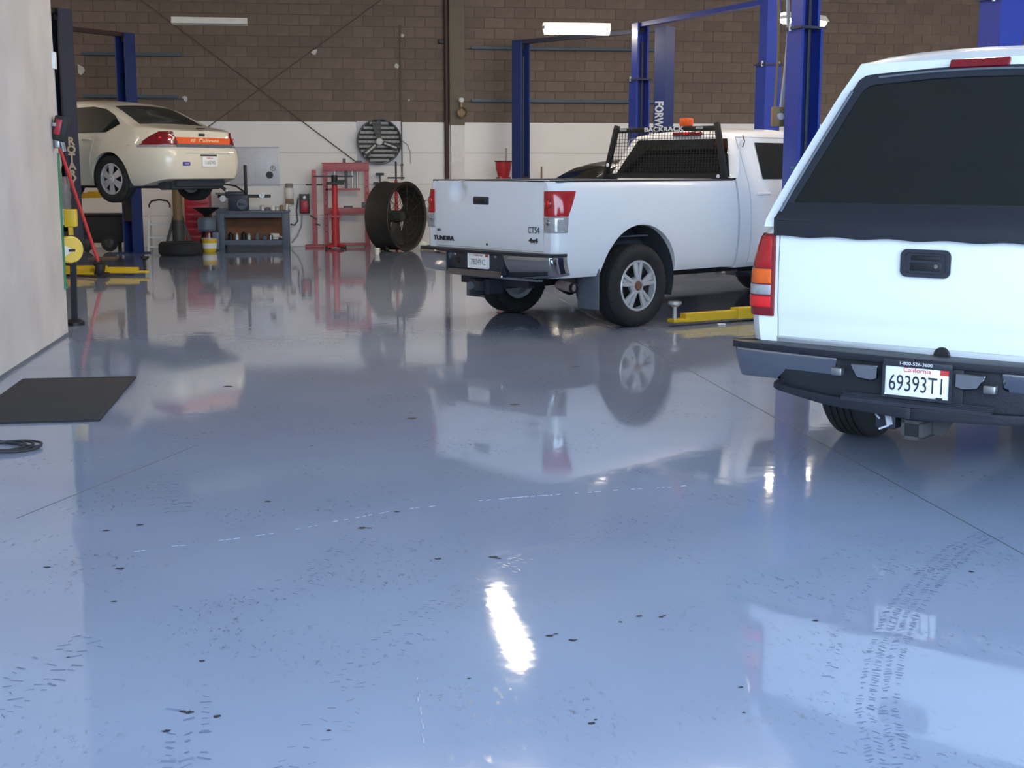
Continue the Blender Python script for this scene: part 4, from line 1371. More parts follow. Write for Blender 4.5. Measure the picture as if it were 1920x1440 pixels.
# hydraulic hoses on the tall post
t = MB().tube([(4.70, 13.46, 4.9), (4.72, 13.44, 3.4), (4.75, 13.43, 2.9), (4.73, 13.43, 2.5), (4.70, 13.44, 2.15)], .02, 10)
tag(t.build('conduit', 'dust_grey'), 'pale conduit hanging beside the tall blue lift post', 'conduit')
t = MB().tube([(4.63, 13.50, 4.9), (4.65, 13.48, 3.2), (4.68, 13.52, 2.75), (4.66, 13.52, 2.15)], .014, 10)
o = t.build('conduit', 'pole_brown'); tag(o, 'thin tan hose hanging against the tall blue lift post', 'hose'); o.name = 'hose'
bx = thing('power_unit', 'small tan motor box between the blue posts above the pickup cab', 'motor', (4.68, 13.47, 1.95))
MB().box(-.06, .07, -.06, .06, 0, .20, .01).build('housing', 'pole_brown', bx)
MB().cyl((0, -.06, .10), (0, -.10, .10), .035, 12).build('knob', 'dust_grey', bx)

# ------------------------------------------------------------------ fixtures on the ceiling
def fixture(label, c, L, rz, on, hang=True, w=.30):
    root = thing('ceiling_light', label, 'light', c, rz)
    h = MB()
    prof = [(-w/2, -.055), (-.06, .05), (.06, .05), (w/2, -.055), (w/2 - .012, -.06), (.055, .038), (-.055, .038), (-w/2 + .012, -.06)]
    A = [h.bm.verts.new((-L/2, y, z)) for y, z in prof]; B = [h.bm.verts.new((L/2, y, z)) for y, z in prof]
    for i in range(8): h.face([A[i], A[(i+1) % 8], B[(i+1) % 8], B[i]])
    for V in (A, B):
        for q in ((0, 1, 6, 7), (1, 2, 5, 6), (2, 3, 4, 5)): h.face([V[i] for i in q])
    h.build('housing', 'fixture_white', root, 0)
    if on:
        ln = MB(); A, B = [], []
        for k in range(13):
            a = pi * k / 12
            A.append(ln.bm.verts.new((-L/2 + .02, .115 * cos(a), -.03 - .115 * sin(a)))); B.append(ln.bm.verts.new((L/2 - .02, .115 * cos(a), -.03 - .115 * sin(a))))
        for k in range(12): ln.face([A[k], A[k+1], B[k+1], B[k]])
        ln.face(A); ln.face(B)
        ln.build('diffuser', 'tube_warm', root)
    for y in () if on else (-.075, .0, .075):
        MB().cyl((-L/2 + .02, y, -.035 + (.02 if y == 0 else 0)), (L/2 - .02, y, -.035 + (.02 if y == 0 else 0)), .019, 12).build('tube', 'tube_warm' if on else 'tube_off', root)
    for s in (-1, 1):
        MB().box(s*(L/2 - .015) - .012, s*(L/2 - .015) + .012, -.10, .10, -.06, .0).build('end_cap', 'fixture_white', root, 0)
        if hang: MB().cyl((s*L*.35, 0, .05), (s*L*.35, 0, CZ - c[2]), .003, 6).build('hanging_rod', 'rod_dark', root)
    return root
fixture('lit fluorescent fixture glowing on the wall above the dented pickup', (4.36, 23.02, 3.94), 1.16, 0, True, w=.20)
fixture('lit fluorescent fixture half hidden by the tall blue lift post', (8.18, 22.4, 4.08), 1.0, .5, True)
fixture('unlit grey fluorescent fixture high above the cream sedan', (-1.81, 22.98, 3.93), 1.22, 0.02, False)
fixture('lit fluorescent fixture overhead, mirrored in the glossy floor', (2.25, 16.4, 4.42), 2.44, pi/2, True)

def fill_light(label, c, L, rz):  # added tube light, kept out of view, to lift walls and floor
    root = thing('ceiling_light', label, 'light', c, rz, 'added fill lights out of view')
    MB().box(-L/2, L/2, -.05, .05, .0, .06).build('housing', 'fixture_white', root, 0)
    for y in (-.05, .05): MB().cyl((-L/2 + .03, y, -.03), (L/2 - .03, y, -.03), .02, 10).build('tube', 'tube_fill', root)
    for x in (-L/2 + .02, L/2 - .02): MB().box(x - .012, x + .012, -.08, .08, -.055, .0).build('end_cap', 'fixture_white', root, 0)
    for x in (-L*.35, L*.35): MB().cyl((x, 0, .06), (x, 0, CZ - c[2]), .006, 6).build('hanging_rod', 'zinc', root)
for u, v, lab in ((1.2, 14.38, 'added unseen fill light overhead between the sedan and the dented pickup'), (4.4, 13.93, 'added unseen fill light overhead above the dented pickup cab'), (7.6, 13.48, 'added unseen fill light overhead right of the tall blue lift'),
                  (10.8, 13.03, 'added unseen fill light overhead, third bay from the pilaster'), (13.6, 20.0, 'added unseen fill light overhead in the far right corner bay'), (-9.5, 17.0, 'added unseen fill light overhead behind the left partition'), (-10.5, 23.0, 'added unseen fill light overhead in the far left back corner')):
    fill_light(lab, (u, v, 5.7), 2.44, 0)

# ------------------------------------------------------------------ fittings on the back wall
def rod(label, a, b, r=.010):
    o = MB().cyl(a, b, r, 8).build('brace_rod', 'rod_dark'); return tag(o, label, 'rod', 'diagonal brace rods on the back wall')
rod('thin brace rod slanting down to the red press', (-4.9, WV - .05, 5.85), (.66, WV - .05, 1.64))
rod('thin brace rod slanting down behind the cream sedan', (2.32, WV - .08, 5.59), (-2.30, WV - .08, 2.25))
def rail(label, u0, u1, z):
    root = thing('wall_rail', label, 'rail', ((u0 + u1)/2, WV, z), 0, 'horizontal steel rails on the back wall')
    L = (u1 - u0)/2
    MB().box(-L, L, -.12, -.07, -.028, .028, .004).build('bar', 'rail_teal', root, 0)
    for x in frange(-L + .15, L - .15, 1.2): MB().box(x - .02, x + .02, -.075, 0, -.02, .02).build('bracket', 'rail_teal', root, 0)
rail('upper blue-grey wall rail right of the pilaster', 2.94, 6.75, 3.88)
rail('lower blue-grey wall rail right of the pilaster', 2.94, 6.75, 2.86)
rail('upper dark wall rail above the cream sedan', -4.50, -2.66, 3.68)
rail('lower dark wall rail just over the cream sedan roof', -4.52, -2.74, 2.89)
o = MB().cyl((2.44, WV - .07, .02), (2.44, WV - .07, 6.2), .045, 12).build('drain_pipe', 'pipe_brown')
tag(o, 'dark brown vertical pipe along the left edge of the pilaster', 'pipe')
br = thing('pipe_bracket', 'small black bracket on the brown pipe by the pilaster', 'bracket', (2.36, WV - .06, 4.0))
MB().box(-.07, .03, -.05, .05, -.05, .03, .008).build('clamp', 'black', br); MB().cyl((-.05, -.05, 0), (-.05, -.09, 0), .02, 8).build('bolt', 'black', br)
cdt = thing('conduit', 'thin grey vertical conduit above the round wall fan', 'conduit', (1.545, WV, 0))
MB().tube([(0, -.035, 1.3), (0, -.035, 4.3)], .016, 8).build('pipe', 'mortar_brown', cdt)
for z in (1.6, 2.6, 3.3): MB().box(-.03, .03, -.055, 0, z - .015, z + .015).build('strap', 'mortar_brown', cdt, 0)
for (u, z, w, h, lab) in ((-.13, 3.77, .16, .14, 'white patch of plaster on the blocks where the brace rods cross'), (1.47, 3.51, .09, .12, 'white plaster patch beside the conduit, lower of two'), (1.58, 4.10, .10, .08, 'white plaster patch beside the conduit, upper of two'), (1.70, 2.86, .05, .05, 'tiny white plug on the blocks above the round fan'),
                          (-4.55, 3.38, .16, .24, 'pale ragged plaster patch on the blocks left of the blue lift post'), (-2.62, 2.86, .12, .14, 'white rag knot at the end of the lower dark rail')):
    t = MB(); rr = random.Random(int(u * 100)); n = 9
    P = [(u + w/2 * rr.uniform(.5, 1.1) * cos(2*pi*k/n), WV - .013, z + h/2 * rr.uniform(.5, 1.1) * sin(2*pi*k/n)) for k in range(n)]
    t.prism(P, .012)
    tag(t.build('plaster_patch', 'patch_white', None, 0), lab, 'patch', 'pale patches on the back wall')
bl = thing('alarm_bell', 'tan lamp and bell hung on the pilaster', 'bell', (2.72, WV - .14, 2.72))
MB().lathe([(0, .0), (.07, .01), (.09, .05), (.10, .09)], Matrix.Translation((.01, -.02, -.10)) @ Matrix.Rotation(pi/2, 4, 'X'), 20).build('bell', 'brass_brown', bl)
MB().lathe([(0, .05), (.045, .04), (.06, 0), (.045, -.04), (0, -.05)], Matrix.Translation((0, -.06, .14)), 16).build('lamp', 'fixture_white', bl)
MB().box(-.02, .03, -.05, .02, -.22, .12, .006).build('bracket', 'brass_brown', bl)

wf_ = thing('wall_fan', 'round black wall fan with pale louvre slats on a white panel', 'fan', (1.10, WV - .012, 2.05))
MB().box(-.43, .45, -.03, 0, -.46, .40, .004).build('mounting_panel', 'board_white', wf_)
MY = Matrix.Rotation(pi/2, 4, 'X')
MB().lathe([(.425, .02), (.445, .02), (.445, .16), (.425, .16)], MY, 40, closed=True).build('housing_ring', 'fan_dark', wf_)
MB().lathe([(0, .032), (.42, .032)], MY, 40).build('back_plate', 'lift_black', wf_)
slat = None
for k in range(9):
    z = -.36 + .09 * k; hw = sqrt(max(.01, .405**2 - z*z))
    MB().obox((0, -.06, z), (2*hw, .006, .052), Matrix.Rotation(radians(28), 3, 'X')).build('slat', 'fan_slat', wf_, 0)
MB().box(-.05, .04, -.11, -.09, -.05, .42).build('motor_strut', 'fan_dark', wf_)
for k in range(3):
    a = radians(-18 + 120 * k); d = Vector((cos(a), 0, sin(a))); e = Vector((-sin(a), 0, cos(a)))
    MB().prism([d*.07 - e*.03 + Vector((0, -.13, 0)), d*.38 - e*.07 + Vector((0, -.12, 0)), d*.39 + e*.07 + Vector((0, -.15, 0)), d*.08 + e*.04 + Vector((0, -.145, 0))], .006).build('blade', 'fan_dark' if k != 5 else 'fan_slat', wf_)
for a in (-18, 222):
    d = Vector((cos(radians(a)), 0, sin(radians(a)))); e = Vector((-d.z, 0, d.x))
    MB().bar(d*.10 + Vector((0, -.152, 0)), d*.36 + e*-.01 + Vector((0, -.150, 0)), .035, .008, (0, 1, 0)).build('blade_edge', 'fan_slat', wf_)
MB().lathe([(0, .19), (.055, .185), (.07, .17), (.07, .10)], MY, 20).build('hub', 'fan_slat', wf_)
gd = MB()
for r in (.15, .24, .33): gd.tube([(r*cos(2*pi*k/28), -.175, r*sin(2*pi*k/28)) for k in range(28)], .003, 5, closed=True)
gd.build('guard', 'fan_dark', wf_)
MB().tube([(.42, -.02, .05), (.56, -.018, -.05), (.62, -.018, -.20), (.62, -.018, -.43)], .008, 6).build('power_cord', 'joint_grey', wf_)

wb = thing('whiteboard', 'pale whiteboard with faint notes behind the brake lathe', 'board', (-1.33, WV - .014, 1.57))
MB().box(-.50, .47, -.02, 0, -.36, .37, .004).build('panel', 'board_white', wb)
MB().box(-.50, .47, -.026, -.018, .355, .372).box(-.50, .47, -.03, -.018, -.372, -.355).build('edge_strip', 'dust_grey', wb, 0)
nt_ = MB(); rr = random.Random(3)
for k in range(16):
    x, z = rr.uniform(-.40, .35), rr.choice([.27, .15, .02, -.08, -.18])
    nt_.box(x, x + rr.uniform(.02, .09), -.0215, -.020, z, z + .008)
nt_.box(.0, .006, -.0215, -.020, -.34, .1).box(-.48, -.465, -.0215, -.020, -.3, .15).build('faint_notes', 'joint_grey', wb, 0)
MB().lathe([(0, .03), (.065, .028), (.07, .02)], Matrix.Translation((.275, 0, -.17)) @ MY, 24).build('black_disc', 'black', wb)
MB().lathe([(.04, .024), (.055, .024), (.055, .02), (.04, .02)], Matrix.Translation((.34, 0, -.04)) @ MY, 20, closed=True).lathe([(0, .03), (.02, .028), (.022, .02)], Matrix.Translation((.335, 0, -.035)) @ MY, 14).build('ring_magnet', 'ink_grey', wb)

so_ = thing('soap_dispenser', 'white hand cleaner dispenser with grey cap on the wall by the bench', 'dispenser', (-.68, WV - .014, .98))
MB().lathe([(0, -.10), (.07, -.10), (.085, -.07), (.085, .08), (.07, .11), (0, .11)], Matrix.Translation((0, -.10, .06)), 20).build('bottle', 'bottle_white', so_)
MB().lathe([(0, .0), (.075, .0), (.075, .08), (.06, .09), (0, .09)], Matrix.Translation((0, -.10, .17)), 20).build('cap', 'ink_grey', so_)
MB().box(-.08, .08, -.16, 0, -.15, -.04, .01).build('bracket', 'pole_brown', so_)
MB().lathe([(0, -.04), (.04, -.03), (.045, .0), (0, .0)], Matrix.Translation((.0, -.11, -.15)), 14).build('nozzle', 'bottle_white', so_)
sb = thing('switch_box', 'dark red and black switch box on the wall right of the bench', 'switch box', (-.39, WV - .014, .84))
MB().box(-.10, .10, -.10, 0, -.19, .19, .01).build('back_box', 'fan_dark', sb)
MB().box(-.075, .075, -.125, -.09, -.17, .06, .012).build('red_cover', 'cabinet_red', sb)
MB().lathe([(0, .13), (.03, .125), (.04, .10)], Matrix.Translation((0, 0, .12)) @ MY, 14).build('dial', 'zinc', sb)
o = MB().tube([(-.43, WV - .13, .64), (-.46, WV - .06, .40), (-.55, WV - .08, .2), (-.66, WV - .12, .08)], .014, 8).build('cable', 'dust_grey')
tag(o, 'grey cable hanging from the red switch box to the floor', 'cable')
o = MB().tube([(-.515, WV - .05, .95), (-.55, WV - .06, .70), (-.53, WV - .07, .5), (-.60, WV - .1, .42), (-.66, WV - .3, .45)], .014, 8).build('cable', 'grey_plastic')
tag(o, 'looped dark cable between the switch box and the bench', 'cable')

# ------------------------------------------------------------------ workshop things along the back wall
wk = thing('workbench', 'blue-grey steel workbench with plywood back, against the back wall', 'workbench', (-1.35, 26.25, 0))
MB().box(-.70, .68, -.32, .32, .68, .73, .006).build('top', 'bench_blue', wk)
for x in (-.62, .60):
    for y in (-.27, .27): MB().box(x - .065, x + .065, y - .05, y + .05, 0, .68, .006).build('leg', 'bench_blue', wk)
MB().box(-.60, .60, -.30, -.27, .60, .68).build('front_apron', 'bench_blue', wk)
MB().box(-.66, .64, -.30, .30, .13, .17).box(-.58, .56, -.31, -.28, .08, .17).build('shelf', 'bench_blue', wk)
MB().box(-.55, .53, .20, .225, .17, .62).build('back_panel', 'plywood', wk)
lt = thing('brake_lathe', 'dark blue brake lathe with upright black bar on the workbench', 'lathe', (-1.62, 26.12, .732))
MB().box(-.20, .18, -.18, .18, 0, .30, .03).box(-.26, .1, -.12, .14, .24, .36, .03).build('body', 'lathe_blue', lt)
MB().lathe([(0, .23), (.10, .225), (.115, .20), (.115, .15), (0, .15)], Matrix.Translation((.06, 0, .125)) @ MY, 24).build('motor_face', 'bench_blue', lt)
MB().box(.0, .12, -.24, -.22, .10, .14, .005).build('name_plate', 'lathe_blue', lt)
MB().box(.10, .16, -.02, .05, .25, .86, .006).build('upright_bar', 'black', lt)
MB().box(-.40, .60, -.05, .05, .24, .30, .01).build('spindle', 'black', lt)
for x, z, r in ((-.29, .23, .06), (.44, .29, .055)):
    MB().lathe([(r*.45, .20), (r, .20), (r, .16), (r*.45, .16)], Matrix.Translation((x, 0, z)) @ MY, 22, closed=True).lathe([(0, .19), (r*.45, .185), (r*.4, .10), (0, .10)], Matrix.Translation((x, 0, z)) @ MY, 16).build('chrome_knob', 'zinc', lt)
MB().tube([(-.40, -.03, .45), (-.25, -.03, .50), (-.05, -.02, .46), (.12, -.02, .34)], .016, 8).build('hose', 'black', lt)
MB().bar((-.36, 0, .48), (-.20, 0, .34), .06, .06).build('lamp_arm', 'black', lt)
MB().lathe([(0, .03), (.03, .02), (.035, 0)], Matrix.Translation((-.22, -.08, .38)) @ MY, 14).build('lamp_head', 'zinc', lt)
MB().box(-.44, -.22, -.10, .12, .30, .33).box(-.42, -.24, -.08, .1, .0, .04).build('tool_rest', 'grey_plastic', lt)
for i, (x, r, h, m) in enumerate(((-1.18, .045, .10, 'zinc'), (-1.08, .05, .06, 'grey_plastic'), (-.98, .04, .09, 'bottle_white'), (-.90, .05, .07, 'zinc'), (-.82, .04, .10, 'pole_brown'), (-.72, .04, .13, 'zinc'))):
    o = MB().lathe([(0, 0), (r, 0), (r, h*.8), (r*.7, h), (r*.35, h), (r*.3, h*.6), (0, h*.6)], Matrix.Translation((x, 26.02, .732)), 16).build('adapter_cone', m)
    tag(o, ['silver lathe adapter nearest the lathe on the bench top', 'low grey lathe adapter, second along the bench top', 'off-white cup in the middle of the bench top', 'silver adapter ring, fourth along the bench top', 'tan adapter near the right end of the bench top', 'tall silver cup at the right end of the bench top'][i], 'adapter', 'small parts on the bench top')
for i, (x, r, h, m) in enumerate(((-1.80, .05, .15, 'black'), (-1.68, .045, .13, 'zinc'), (-1.55, .05, .16, 'black'), (-1.45, .04, .12, 'zinc'), (-1.30, .05, .14, 'grey_plastic'), (-1.16, .05, .10, 'grey_plastic'), (-1.04, .045, .11, 'steel'))):
    o = MB().lathe([(0, 0), (r, 0), (r, h*.75), (r*.5, h*.85), (r*.5, h), (0, h)], Matrix.Translation((x, 26.05, .172)), 16).build('can', m)
    tag(o, ['black can at the left end of the bench shelf', 'silver can, second on the bench shelf', 'black can, third on the bench shelf', 'silver can, fourth on the bench shelf', 'grey can in the middle of the bench shelf', 'short grey can right of the shelf middle', 'steel can, rightmost on the bench shelf'][i], 'can', 'cans on the bench shelf')
gr_ = thing('hand_grinder', 'white hand tool lying on the right of the bench shelf', 'tool', (-.96, 26.22, .174))
MB().box(-.10, .08, -.05, .05, .03, .11, .02).box(-.08, .06, -.04, .04, 0, .03).build('body', 'bottle_white', gr_); MB().cyl((.08, 0, .05), (.16, -.03, .02), .02, 10).build('nose', 'bottle_white', gr_)

pr = thing('shop_press', 'faded red hydraulic press frame against the white wall', 'press', (.43, 26.45, 0))
for x in (-.40, .40):
    MB().box(x - .045, x + .045, -.05, .05, .0, 1.62).build('upright', 'press_red', pr, 0)
    hs = MB()
    for z in frange(.3, 1.3, .12): hs.cyl((x, -.052, z), (x, -.045, z), .014, 8)
    hs.build('pin_hole', 'black', pr)
    MB().box(x - .05, x + .05, -.30, .25, 0, .05).build('foot', 'press_red', pr, 0)
MB().box(-.45, .45, -.08, .08, 1.48, 1.62, .004).build('top_beam', 'press_red', pr)
MB().box(-.47, .47, -.09, .09, 1.62, 1.64).build('top_flange', 'cabinet_red', pr, 0)
MB().box(-.43, .43, -.08, .08, .64, .76, .004).build('bed_beam', 'press_red', pr)
MB().box(-.40, .28, -.05, .05, 1.10, 1.14).build('ram_plate', 'press_red', pr)
MB().box(-.40, .36, -.08, -.02, .03, .08).build('base_rail', 'press_red', pr, 0)
for x in (-.22, .0, .12, .22):
    MB().cyl((x, 0, 1.14), (x, 0, 1.48), .028, 12).build('spring', 'zinc' if x else 'grey_plastic', pr)
MB().box(.30, .40, -.07, .07, .76, .87, .01).box(-.06, .12, -.07, .05, .76, .80, .01).build('press_block', 'grey_plastic', pr)
MB().cyl((-.03, 0, 1.64), (-.03, 0, 1.72), .03, 10).box(.20, .32, -.05, .05, 1.64, 1.68, .005).build('pump_fitting', 'grey_plastic', pr)
jk = thing('transmission_jack', 'bright red telescopic jack with black saddle in front of the press', 'jack', (.20, 25.85, 0))
MB().cyl((0, 0, .05), (0, 0, .72), .075, 18).build('outer_tube', 'jack_red', jk)
MB().cyl((0, 0, .70), (0, 0, 1.22), .055, 18).build('inner_tube', 'jack_red', jk)
MB().box(-.12, .12, -.09, .09, .60, .64).build('collar', 'cabinet_red', jk)
for a in range(4):
    d = Vector((cos(a*pi/2 + .6), sin(a*pi/2 + .6), 0)); MB().bar(d*.05 + Vector((0, 0, .06)), d*.21 + Vector((0, 0, .04)), .05, .05).build('leg', 'jack_red', jk)
    MB().cyl(d*.21 + Vector((0, 0, .0)), d*.21 + Vector((0, 0, .05)), .03, 10).build('caster', 'black', jk)
MB().box(-.16, .18, -.10, .10, 1.22, 1.27, .01).box(-.40, .35, -.02, .02, 1.36, 1.39).cyl((0, 0, 1.26), (0, 0, 1.40), .06, 12).box(.04, .22, -.08, .08, 1.27, 1.31).build('saddle', 'black', jk)
ps = thing('pole_stand', 'slim faded red pole stand with black cross bar left of the press', 'stand', (-.19, 26.35, 0))
MB().box(-.045, .045, -.04, .04, .0, 1.50, .004).build('pole', 'press_red', ps)
MB().box(-.16, .16, -.03, .03, 1.20, 1.23).build('cross_bar', 'black', ps)
MB().bar((-.09, -.05, .62), (.04, -.05, .54), .03, .03).bar((0, -.05, .46), (.10, -.05, .43), .03, .03).build('lever', 'black', ps)
MB().box(-.20, .16, -.22, .16, 0, .05, .006).build('foot', 'press_red', ps)

df = thing('drum_fan', 'large black drum fan standing on the floor beside the press', 'fan', (1.32, 24.95, 0))
R_ = .635; Mf = Matrix.Translation((0, 0, R_ + .01)) @ Matrix.Rotation(radians(52), 4, 'Z') @ Matrix.Rotation(pi/2, 4, 'X')
MB().lathe([(R_, .26), (R_ + .012, .24), (R_ - .01, .20), (R_ - .01, -.20), (R_ + .012, -.24), (R_, -.26), (R_ - .04, -.24), (R_ - .04, .24)], Mf, 48, closed=True).build('drum', 'drum_black', df)
gd = MB()
for h in (.25, -.25):
    for r in (.10, .22, .34, .46, .57):
        gd.tube([Mf @ Vector((r*cos(2*pi*k/32), r*sin(2*pi*k/32), h)) for k in range(32)], .004, 4, closed=True)
    for k in range(12):
        a = 2*pi*k/12; gd.bar(Mf @ Vector((.06*cos(a), .06*sin(a), h)), Mf @ Vector(((R_-.02)*cos(a), (R_-.02)*sin(a), h)), .006, .006)
o = gd.build('wire_guard', 'drum_black', df, 0); o['kind'] = 'stuff'
for k in range(3):
    a = 2*pi*k/3 + .5
    def pp(r, s, h): return Mf @ Vector((r*cos(a + s), r*sin(a + s), h))
    MB().prism([pp(.09, -.5, -.06), pp(.54, -.32, -.08), pp(.56, .30, .06), pp(.10, .6, .04)], .006).build('blade', 'drum_black', df)
MB().lathe([(0, .16), (.09, .15), (.11, .10), (.11, -.12), (0, -.14)], Mf, 20).build('motor', 'fan_dark', df)
MB().bar(Mf @ Vector((-.6, 0, -.16)), Mf @ Vector((.6, 0, -.16)), .05, .03).bar(Mf @ Vector((0, -.6, -.16)), Mf @ Vector((0, .6, -.16)), .05, .03).build('motor_mount', 'drum_black', df)
for s in (-1, 1):
    c = Mf @ Vector((s*.30, -R_ + .06, .0)); c.z = .05
    MB().cyl(c + Vector((-.03, 0, 0)), c + Vector((.03, 0, 0)), .05, 14).build('caster', 'lift_black', df)
cw = thing('caster_wheel', 'cream caster wheel on the floor right of the drum fan', 'wheel', (1.84, 25.2, .0))
MB().lathe([(0, -.03), (.05, -.03), (.085, -.02), (.085, .02), (.05, .03), (0, .03)], Matrix.Translation((0, 0, .085)) @ Matrix.Rotation(pi/2, 4, 'X'), 20).build('tread', 'bottle_white', cw)
MB().lathe([(0, .045), (.025, .04), (.03, .03)], Matrix.Translation((0, 0, .085)) @ MY, 12).build('hub', 'zinc', cw)
dp = thing('plastic_cup', 'small white cup on the floor in front of the press', 'cup', (.92, 23.95, 0))
MB().lathe([(0, 0), (.035, 0), (.05, .11), (.044, .11), (.03, .01), (0, .01)], None, 18).build('cup', 'bottle_white', dp); MB().lathe([(.046, .10), (.056, .105), (.05, .115), (.046, .11)], None, 18, closed=True).build('rim', 'bottle_white', dp)
ab = thing('support_stand', 'thin red stand with black cross bar behind the drum fan', 'stand', (1.40, 26.3, 0))
MB().cyl((0, 0, .02), (0, 0, 1.30), .03, 12).build('lower_pole', 'jack_red', ab); MB().cyl((0, 0, 1.3), (0, 0, 1.66), .018, 10).build('upper_pole', 'black', ab)
MB().box(-.17, .17, -.02, .02, 1.33, 1.36).build('cross_bar', 'black', ab); MB().box(-.2, .2, -.2, .2, 0, .04).build('foot', 'jack_red', ab)
for i, (u, h, lab) in enumerate(((1.02, 1.24, 'black handled pole with a small head left of the drum fan'), (1.10, 1.42, 'taller grey pole with cross handle behind the drum fan'))):
    pl_ = thing('utility_pole', lab, 'pole', (u, 26.45, 0), 0, 'poles standing behind the drum fan')
    MB().cyl((0, -.15, .02), (0, .20, h), .016, 8).build('shaft', 'black' if i == 0 else 'grey_plastic', pl_)
    MB().box(-.05 - .03*i, .05 + .03*i, .16, .22, h - .03, h + .02).build('handle', 'black', pl_); MB().box(-.04, .04, -.2, -.1, 0, .06).build('tip', 'black', pl_)

rc = thing('tool_cabinet', 'dark red tool cabinet with drawers left of the brake lathe', 'cabinet', (-2.36, 26.45, 0))
MB().box(-.30, .17, -.25, .25, .08, 1.16, .01).build('body', 'cabinet_red', rc)
for k in range(7):
    z = .14 + k * .14
    d_ = MB().box(-.28, .15, -.268, -.25, z, z + .12, .004).build('drawer', 'cabinet_red', rc)
    MB().box(-.24, .11, -.285, -.268, z + .085, z + .10).build('drawer_pull', 'press_red', d_, 0)
for x in (-.25, .12):
    for y in (-.2, .2): MB().cyl((x - .02, y, .04), (x + .02, y, .04), .04, 12).build('caster', 'black', rc)
dc = thing('oil_drain', 'grey-blue oil drain tank with a black funnel on top', 'drain', (-2.20, 25.60, 0))
MB().lathe([(0, .36), (.14, .36), (.17, .40), (.17, .58), (.14, .62), (0, .62)], None, 24).build('tank', 'drain_blue', dc)
MB().lathe([(.03, .60), (.05, .68), (.24, .80), (.25, .80), (.06, .66), (.04, .60)], None, 28, closed=True).build('funnel', 'black', dc)
for k in range(3):
    a = 2*pi*k/3 + .3; MB().bar((.1*cos(a), .1*sin(a), .37), (.2*cos(a), .2*sin(a), .0), .03, .03).build('leg', 'black', dc)
MB().box(.10, .22, -.06, .06, .02, .34, .01).build('side_box', 'drain_blue', dc)
bk_ = thing('paint_bucket', 'yellow and white bucket on the floor under the oil drain', 'bucket', (-2.13, 25.22, 0))
MB().lathe([(0, 0), (.10, 0), (.125, .05), (.14, .24), (.132, .24), (.12, .06), (0, .02)], None, 24).build('bucket', 'yellow', bk_)
MB().lathe([(.1285, .06), (.1355, .16), (.1345, .16), (.1275, .06)], None, 24, closed=True).build('paper_band', 'plate_white', bk_)
MB().cyl((0, 0, .05), (0, 0, .34), .02, 10).lathe([(.138, .235), (.146, .235), (.146, .25), (.138, .25)], None, 24, closed=True).build('rim', 'zinc', bk_)
tr = thing('spare_tyre', 'black tyre lying flat on the floor by the yellow bucket', 'tyre', (-2.55, 24.2, 0))
MB().lathe([(.20, .03), (.24, .0), (.34, .0), (.38, .04), (.385, .12), (.38, .20), (.34, .24), (.24, .24), (.20, .21), (.215, .12)], None, 36, closed=True).build('tread', 'rubber', tr)
MB().lathe([(.19, .04), (.20, .03), (.20, .21), (.19, .20)], None, 28, closed=True).build('bead', 'black', tr)
ld = thing('step_ladder', 'small aluminium step ladder with curved black hand rail', 'ladder', (-3.05, 25.55, 0))
for x in (-.20, .20):
    MB().bar((x, -.22, 0), (x * .92, .02, .80), .035, .05, (0, 1, 0)).build('front_rail', 'alu', ld, 0)
    MB().bar((x, .26, 0), (x * .92, .06, .62), .025, .03, (0, 1, 0)).build('rear_rail', 'alu', ld, 0)
for k, z in enumerate((.09, .26, .50)):
    y = -.22 + .24 * z / .80
    MB().box(-.20, .20, y - .03, y + .15 * (.6 + .2*k), z - .015, z + .015).build('step', 'alu', ld, 0)
MB().tube([(-.185, .02, .76), (-.19, .03, .86), (-.14, .04, .93), (.0, .05, .95), (.14, .04, .93), (.19, .03, .86), (.185, .02, .76)], .016, 8).build('hand_rail', 'black', ld)
js = thing('jack_stand', 'tall brown support pole under the raised sedan', 'stand', (-2.66, 24.98, 0))
MB().cyl((0, 0, .55), (0, 0, 1.22), .085, 16).build('upper_tube', 'pole_brown', js); MB().cyl((0, 0, .04), (0, 0, .60), .11, 16).build('lower_tube', 'fan_dark', js)
for s in (-1, 1): MB().bar((s*.26, 0, .03), (s*.05, 0, .70), .05, .05, (0, 1, 0)).build('brace', 'fan_dark', js)
MB().box(-.30, .30, -.25, .25, 0, .05).build('foot', 'fan_dark', js)
gp = thing('grey_post', 'slim grey metal post left of the red tool cabinet', 'post', (-2.78, 26.3, 0))
MB().box(-.04, .04, -.03, .03, 0, 1.0, .004).build('post', 'dust_grey', gp); MB().box(-.08, .08, -.08, .08, 0, .02).build('foot', 'dust_grey', gp)
ct = thing('wheeled_cart', 'dark equipment cart with a wheel under the raised sedan', 'cart', (-4.15, 25.75, 0))
MB().box(-.42, .42, -.25, .25, .16, .66, .03).build('cabinet', 'lift_black', ct)
MB().box(-.44, .44, -.27, .27, .66, .70, .01).build('lid', 'black', ct)
for x in (-.25, .18): 
    w_ = MB().lathe([(0, -.03), (.10, -.03), (.15, -.02), (.15, .02), (.10, .03), (0, .03)], Matrix.Translation((x, -.28, .155)) @ MY, 24).build('wheel', 'rubber', ct)
    MB().lathe([(0, .045), (.06, .04), (.09, .028)], Matrix.Translation((x, -.28, .155)) @ MY, 20).build('hub', 'fan_dark', w_)
for x in (-.3, .3): MB().box(x - .03, x + .03, .12, .2, 0, .17).build('foot', 'black', ct)
o = MB().box(-.24, .24, -.14, .14, 0, .012).box(-.20, .22, -.10, .12, .012, .022).build('cardboard', 'cardboard', None, 0, (-3.78, 23.55, .001))
tag(o, 'flat piece of brown cardboard on the floor before the cart', 'cardboard')
rm = thing('oil_caddy', 'red oil caddy with a rod on top against the white wall', 'caddy', (3.50, 26.1, 0))
